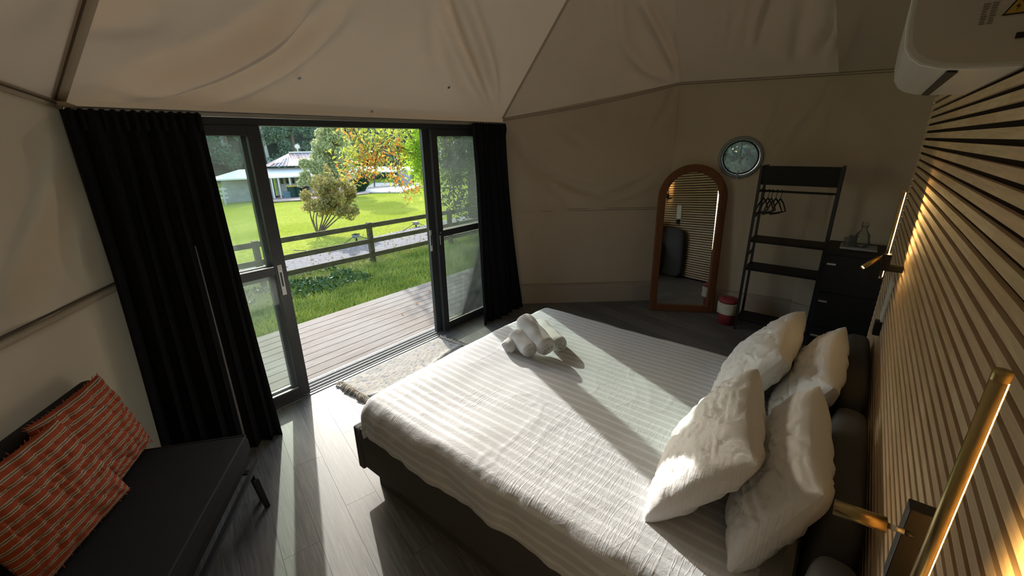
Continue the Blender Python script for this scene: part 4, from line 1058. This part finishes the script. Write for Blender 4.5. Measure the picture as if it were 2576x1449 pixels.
# shrub with several stems
g = ong(800, 592); e = empty('garden_shrub', g, 'multi-stemmed shrub with olive and orange leaves behind the fence', 'shrub')
tops = [(790, 520), (800, 500), (820, 500), (845, 505), (865, 530), (880, 500), (780, 495), (835, 470)]
for tx, ty_ in tops:
    q = P3(tx, ty_, g); gg = Vector(g); off = Vector((rnd.uniform(-.3, .3), 0, 0))
    mid = gg.lerp(Vector(q), .5)+Vector((0, -.12 if tx < 820 else .1, .05))
    MB().tube(smoothpath([np.array(gg), np.array(mid+off*.5), np.array(Vector(q)+off)], 5), .035, 6, r2=.01).build('stem', M['bark'], e, smooth=True)
cl = []
for k in range(70):
    px = rnd.uniform(780, 892); py = rnd.uniform(430, 545)
    if ((px-836)/52)**2+((py-497)/46)**2 > 1: continue
    q = P3(px, py, g); cl.append((q+nr.uniform(-.7, .7)*np.array((1, 0, 0)), (.22, .22, .22)))
for (px, py) in ((830, 445), (820, 430), (885, 480), (893, 492), (790, 465), (862, 455)): cl.append((P3(px, py, g), (.10, .12, .26)))
crown('foliage', cl, 7500, .10, M['leaf_shrub'], e, .5)
# dark round bush
g = ong(903, 486); e = empty('round_bush', g, 'dense dark green rounded bush beside the orange shrub', 'bush')
c = P3(902, 462, g); s_ = np.linalg.norm(g-CAM)/F
cl = [(P3(rnd.uniform(880, 926), rnd.uniform(448, 480), g), (7*s_, 9*s_, 8*s_)) for k in range(14)]
crown('foliage', cl, 6000, .28, M['leaf_dark'], e); MB().tube([g, c], .12, 8, r2=.06).build('trunk', M['bark'], e)
# poplar
g = ong(838, 492); e = empty('poplar_tree', g, 'tall silvery green tree rising beside the old house', 'tree')
s_ = np.linalg.norm(g-CAM)/F
MB().tube([g, P3(840, 400, g), P3(838, 250, g)], .3, 8, r2=.1).build('trunk', M['bark'], e)
cl = []
for k in range(46):
    py = 452-k*5.2; hw = 44 if py > 330 else 44*(1-(330-py)/170)**.7
    hw = max(hw, 6) if py < 425 else 26
    for q in range(2): cl.append((P3(838+rnd.uniform(-hw, hw)*.8, py, g)+np.array((rnd.uniform(-1, 1), 0, 0)), (14*s_, 14*s_, 13*s_)))
crown('foliage', cl, 32000, .21, M['leaf_poplar'], e, .7)
# small pale tree in front of the house
g = ong(778, 500); e = empty('small_tree', g, 'light green feathery small tree in front of the veranda', 'tree'); s_ = np.linalg.norm(g-CAM)/F
MB().tube([g, P3(780, 440, g)], .12, 6, r2=.05).build('trunk', M['bark'], e)
cl = [(P3(rnd.uniform(755, 812), rnd.uniform(408, 462), g), (9*s_, 9*s_, 9*s_)) for k in range(22)]
crown('foliage', cl, 7000, .22, M['leaf_poplar'], e, .35)
# forest on the slope behind: each tree its own trunk and crown
k = 0
for row, (xx, n_t) in enumerate(((-78, 15), (-90, 15), (-104, 14))):
    for i in range(n_t):
        px = 420+(1330-420)*(i+.5+rnd.uniform(-.3, .3))/n_t
        d = ray(px, 400); t = (xx+rnd.uniform(-3, 3))/d[0]; p = CAM+d*t; zg = gz(-74)+max(0, -(p[0]+74))*.42; p = np.array((p[0], p[1], zg))
        h = rnd.uniform(13, 17)-row*1.0; wv = rnd.uniform(3.0, 4.4); pale = rnd.random() < .45
        e = empty('forest_tree', p, 'tall %s tree in the forest belt behind the house' % ('pale-trunked eucalypt' if pale else 'dark dense evergreen'), 'tree', 'forest trees behind the %s' % ('house, pale' if pale else 'house, dark'))
        lean_ = rnd.uniform(-1, 1)
        MB().tube([p, p+np.array((0, lean_*.5, h*.5)), p+np.array((0, lean_, h*.9))], .32, 7, r2=.1).build('trunk', M['bark_pale'] if pale else M['bark'], e)
        cl = [(p+np.array((rnd.uniform(-1, 1)*wv*.5, rnd.uniform(-1, 1)*wv*.7+lean_*.6, h*rnd.uniform(.35 if pale else .12, 1))), (wv*.42, wv*.42, wv*.36)) for q in range(13)]
        crown('foliage', cl, 4400, .42, M['leaf_forest2'] if pale else M['leaf_forest'], e, .45, mats=[M['leaf_forest'], M['leaf_forest2']] if pale else None)
        k += 1
# near tree on the right with overhanging branches
g = np.array((-12.0, 12.3, gz(-12.0))); e = empty('overhanging_tree', g, 'near tree with orange and green leaves hanging across the doorway', 'tree')
MB().tube([g, g+np.array((.2, -.2, 2.0)), g+np.array((.6, -.6, 3.6))], .2, 10, r2=.11).build('trunk', M['bark'], e, smooth=True)
DP = np.array((-8.6, 7.6, 0))
def bp(px, py, k=1.0): return P3(px, py, DP*k)
hub = np.array(g+np.array((.5, -.5, 3.2)))
brs = [[bp(1180, 330, 1.1), bp(1060, 385), bp(1015, 372), bp(970, 368), bp(950, 378), bp(925, 388), bp(905, 400)], [bp(1000, 372), bp(1002, 410), bp(1000, 440), bp(1015, 480)],
       [bp(880, 312), bp(905, 350), bp(925, 385)], [bp(1120, 330), bp(1085, 345), bp(1060, 400), bp(1062, 470)], [bp(950, 378), bp(945, 405), bp(940, 425)], [bp(1060, 385), bp(1030, 340), bp(1000, 300), bp(960, 250)],
       [bp(960, 250), bp(905, 290), bp(880, 312)], [bp(1200, 300, 1.1), bp(1150, 400), bp(1140, 480), bp(1150, 540)], [bp(1220, 300, 1.1), bp(1180, 380), bp(1165, 440)], [bp(1130, 330), bp(1125, 400), bp(1120, 450)], [bp(1160, 330, 1.1), bp(1160, 480), bp(1185, 530)]]
for i, b in enumerate(brs):
    b = [np.array(q) for q in b]
    if i in (0, 3, 7, 8, 9, 10): b = [hub]+b
    MB().tube(smoothpath(b, 5), .045 if i in (0, 3, 5, 7) else .025, 6, r2=.008).build('branch', M['bark'], e, smooth=True)
def along(paths, n, spread):
    C_ = []
    for path, wgt in paths:
        pp = smoothpath([np.array(q) for q in path], 6); k = int(n*wgt)
        for q in range(k): C_.append(pp[rnd.randrange(len(pp))]+nr.normal(size=3)*spread*np.array((1.4, 1, 1)))
    return np.array(C_)
Ca = along([(brs[0], 1), (brs[1], .7), (brs[2], .7), (brs[4], .6), ([bp(960, 400), bp(985, 430), bp(970, 455)], .3), ([bp(885, 400), bp(870, 430), bp(880, 440)], .5), ([bp(940, 400), bp(915, 430), bp(900, 440)], .7), ([bp(1010, 470), bp(1030, 490), bp(1050, 465)], .35)], 260, .12)
V, Fc = leafmesh(Ca, np.full(len(Ca), .12), .38, .7); mi = np.repeat((nr.rand(len(Ca)) < .55).astype(int), 2)
fastmesh('foliage', V, Fc, None, parent=e, mats=[M['leaf_orange'], M['leaf_green']], midx=mi, kind='stuff')
Cb = along([(brs[5], 1), (brs[6], 1), ([bp(950, 330), bp(1000, 345), bp(1050, 330)], 1), ([bp(900, 360), bp(890, 390), bp(880, 420)], .6), ([bp(930, 340), bp(960, 330)], .5), ([bp(880, 370), bp(900, 400)], .5)], 190, .17)
V, Fc = leafmesh(Cb, np.full(len(Cb), .12), .4, .6); fastmesh('foliage', V, Fc, M['leaf_green'], parent=e, kind='stuff')
Cd = along([(brs[3], 1), ([bp(1030, 375), bp(1060, 380), bp(1075, 395)], 1.2), ([bp(1040, 410), bp(1070, 430)], .5), ([bp(1050, 325), bp(1070, 350)], .4)], 600, .14)
V, Fc = leafmesh(Cd, np.full(len(Cd), .17), .22, .3); fastmesh('foliage', V, Fc, M['leaf_lime'], parent=e, kind='stuff')
Ce = along([(brs[7], 1.3), (brs[8], 1.5), (brs[9], .8), (brs[10], 1.3), ([bp(1110, 330), bp(1150, 350), bp(1190, 340)], 1.2)], 420, .22)
V, Fc = leafmesh(Ce, np.full(len(Ce), .14), .3, .5); fastmesh('foliage', V, Fc, M['leaf_dark'], parent=e, kind='stuff')

# ---- old house
hb0 = ong(745, 497); hd = nz((hb0[0], hb0[1], 0)); hs = np.linalg.norm(hb0-CAM)/F     # metres per pixel there
side = np.array((-hd[1], hd[0], 0));
if side[1] < 0: side = -side
if np.dot(RM.T@side, (1, 0, 0)) < 0: side = -side
zf = lambda py: P3(745, py, hb0)[2]
def hp(px, back, z): # along the front by pixel column, metres back, height
    q = P3(px, 450, hb0); return Vector((q[0], q[1], 0))+Vector(hd)*back+Vector((0, 0, z))
hz = hb0[2]; zt = zf(432)
hs_ = empty('house', hb0, 'old white farmhouse with rusty hipped tin roof and long veranda', 'house')
MB().prism([hp(690, 2.2, hz), hp(905, 2.2, hz), hp(905, 9, hz), hp(690, 9, hz)], (0, 0, zt-hz)).build('wall', M['wall_white'], hs_)
MB().prism([hp(552, .6, hz-.4), hp(680, .6, hz-.4), hp(680, 6, hz-.4), hp(552, 6, hz-.4)], (0, 0, zt-hz+.2)).build('wall', M['wall_grey'], hs_)
ev = zf(418); rd = zf(387)
E0, E1, E2, E3 = hp(668, 1.2, ev), hp(925, 1.2, ev), hp(925, 10, ev), hp(668, 10, ev); R0, R1 = hp(738, 5.6, rd), hp(860, 5.6, rd)
MB().add([E0, E1, E2, E3, R0, R1], [(0, 1, 5, 4), (1, 2, 5), (2, 3, 4, 5), (3, 0, 4)]).build('roof', M['roof'], hs_)
mb = MB()
for k in range(26):
    t = (k+.5)/26; a_ = Vector(E0).lerp(Vector(E1), t); b_ = Vector(R0).lerp(Vector(R1), min(1, max(0, (t*257-70)/122))); 
    f_ = 1 if 70/257 < t < 192/257 else (t*257/70 if t < .5 else (1-t)*257/65); tp = a_.lerp(b_, max(.05, min(1, f_))); mb.beam(a_+Vector((0, 0, .05)), tp+Vector((0, 0, .05)), .06, .05)
mb.build('roof_ribs', M['roof'], hs_, kind='stuff')
MB().beam(R0+Vector((0, 0, .08)), R1+Vector((0, 0, .08)), .3, .12).build('ridge_cap', M['roof_white'], hs_)
for r_ in (R0, R0+(R1-R0)*.32, R0+(R1-R0)*.64):
    pass
MB().prism([Vector(E0).lerp(R0, .12)+Vector((0, .6, .12)), Vector(E0).lerp(R0, .12)+Vector((0, 1.6, .12)), Vector(E0).lerp(R0, .28)+Vector((0, 2.2, .12)), Vector(E0).lerp(R0, .28)+Vector((0, 1.2, .12))], (0, 0, .06)).build('skylight', M['roof_white'], hs_)
vt, vb = zf(424), zf(441)
MB().add([hp(520, -1.2, vb), hp(905, -1.2, vb), hp(905, 2.2, vt), hp(600, 2.2, vt), hp(520, -1.2, vb-.12), hp(905, -1.2, vb-.12), hp(905, 2.2, vt-.1), hp(600, 2.2, vt-.1)],
         [(0, 1, 2, 3), (4, 7, 6, 5), (0, 4, 5, 1), (1, 5, 6, 2), (2, 6, 7, 3), (3, 7, 4, 0)]).build('veranda_roof', M['roof_white'], hs_)
for px in (540, 683, 700, 728, 760, 800, 850, 900): MB().beam(hp(px, -1.0, hz-.2), hp(px, -1.0, vb-.1), .10, .10).build('veranda_post', M['roof_white'], hs_)
for px in (702, 716, 732, 748, 764, 790):
    f = MB().prism([hp(px, 2.12, zf(466)), hp(px+9, 2.12, zf(466)), hp(px+9, 2.2, zf(466)), hp(px, 2.2, zf(466))], (0, 0, zf(448)-zf(466))).build('window', M['wall_white'], hs_)
    MB().prism([hp(px+1, 2.08, zf(465)), hp(px+8, 2.08, zf(465)), hp(px+8, 2.12, zf(465)), hp(px+1, 2.12, zf(465))], (0, 0, zf(449)-zf(465))).build('pane', M['dark_glass'], f)
MB().prism([hp(690, -.9, hz-.2), hp(905, -.9, hz-.2), hp(905, 2.2, hz-.2), hp(690, 2.2, hz-.2)], (0, 0, .3)).build('veranda_floor', M['pave'], hs_)
an = MB().tube([hp(763, 5.4, rd), hp(764, 5.4, zf(368))], .05, 6).build('antenna_mast', M['alu'], hs_)
mb = MB(); cst = hp(764, 5.3, zf(369))
for k in range(8):
    a = k*math.pi/8; d = Vector(side)*math.cos(a)+Vector((0, 0, 1))*math.sin(a); mb.tube([cst-d*.28, cst+d*.28], .03, 4)
mb.build('star_vane', M['roof_white'], an)
def wheelie(px, lb, lid, body, h=1.0):
    p = hp(px, -1.9, hz-.1); e = empty('wheelie_bin', p, lb, 'bin')
    MB().add([p+Vector((a*.28, b*.28, 0)) for a, b in ((-1, -1), (1, -1), (1, 1), (-1, 1))]+[p+Vector((a*.36, b*.36, h)) for a, b in ((-1, -1), (1, -1), (1, 1), (-1, 1))], [(3, 2, 1, 0), (4, 5, 6, 7), (0, 1, 5, 4), (1, 2, 6, 5), (2, 3, 7, 6), (3, 0, 4, 7)]).build('body', body, e)
    MB().box(p+Vector((0, 0, h+.06)), (.8, .8, .12)).build('lid', lid, e, bevel=.03)
    MB().tube([p+Vector((.3, -.35, .12)), p+Vector((.3, .35, .12))], .1, 10).build('wheel', M['rubber'], e)
wheelie(731, 'dark green wheelie bin with yellow lid under the veranda', M['yellow'], M['green_bin'], 1.35)
wheelie(747, 'black wheelie bin with dark lid right of the yellow-lidded one', M['black'], M['green_bin'], 1.2)
wheelie(760, 'black wheelie bin furthest right, beside the small tree', M['black'], M['black'], 1.2)
wheelie(719, 'small blue-grey bin left of the yellow-lidded one', M['bluebin'], M['bluebin'], .8)
# farm gate rails seen through the left pane
gf = empty('farm_gate', hp(545, -2.2, hz), 'grey post-and-rail fence piece left of the farmhouse, seen through the glass', 'fence')
for px in (541, 562): MB().beam(hp(px, -2.2, hz-.4), hp(px, -2.2, zf(458)), .14, .14).build('post', M['bark_pale'], gf)
for py in (462, 472, 482): MB().beam(hp(541, -2.2, zf(py)), hp(572, -2.2, zf(py)), .06, .16).build('rail', M['bark_pale'], gf)
# shelter with thin posts beyond the lawn
sb = ong(1000, 470); sl_ = empty('garden_shelter', sb, 'flat pale garden shelter on thin posts beyond the lawn', 'shelter')
def s3(px, py, back=0): return Vector(P3(px, py, sb))+Vector(hd)*back
MB().add([s3(905, 430), s3(1095, 432), s3(1095, 424, 5), s3(905, 422, 5), s3(905, 433), s3(1095, 435), s3(1095, 427, 5), s3(905, 425, 5)], [(0, 1, 2, 3), (4, 7, 6, 5), (0, 4, 5, 1), (1, 5, 6, 2), (2, 6, 7, 3), (3, 7, 4, 0)]).build('roof', M['roof_white'], sl_)
for px in (942, 992, 1027, 1040, 1085): MB().beam(s3(px, 434), s3(px, 470), .12, .12).build('post', M['bark'], sl_)
MB().lathe([(.0001, 0), (.8, 0), (.8, 1.5), (.6, 1.9), (.0001, 2.0)], s3(1019, 468), 16).build('water_tank', M['wall_grey'], smooth=True, label='small grey water tank under the garden shelter', cat='tank')

# added trees past the porthole side, put there to block sun and sky
for (x, y, hh) in ((-4.6, 9.2, 8), (-1.6, 8.4, 8.5), (1.6, 9.0, 8), (4.2, 8.2, 8), (6.2, 5.6, 7.5)):
    p = np.array((x, y, GZ)); e = empty('shade_tree', p, *(('dark small-leaved tree added out of view to shade the tent', 'tree', 'added dark shade trees') if y < 7.5 else ('grey-green tree added behind the porthole window to shade the tent', 'tree', 'added shade trees behind the tent')))
    MB().tube([p, p+np.array((0, 0, hh*.6))], .2, 7, r2=.1).build('trunk', M['bark'], e)
    crown('foliage', [(p+np.array((rnd.uniform(-1.2, 1.2), rnd.uniform(-.9, .9), rnd.uniform(.9, hh)-0)), (1.1, 1.0, .95)) for q in range(16)], (14000 if y < 7.5 else 13000), (.13 if y < 7.5 else .18), M['leaf_dark'] if y < 7.5 else M['leaf_forest'], e, .4)
gb = MB().grid([[(x, y, GZ) for y in np.linspace(-40, 60, 6)] for x in np.linspace(-3.9, 40, 6)]).build('lawn', M['lawn'], kind='structure', loc=(5, 5, GZ))
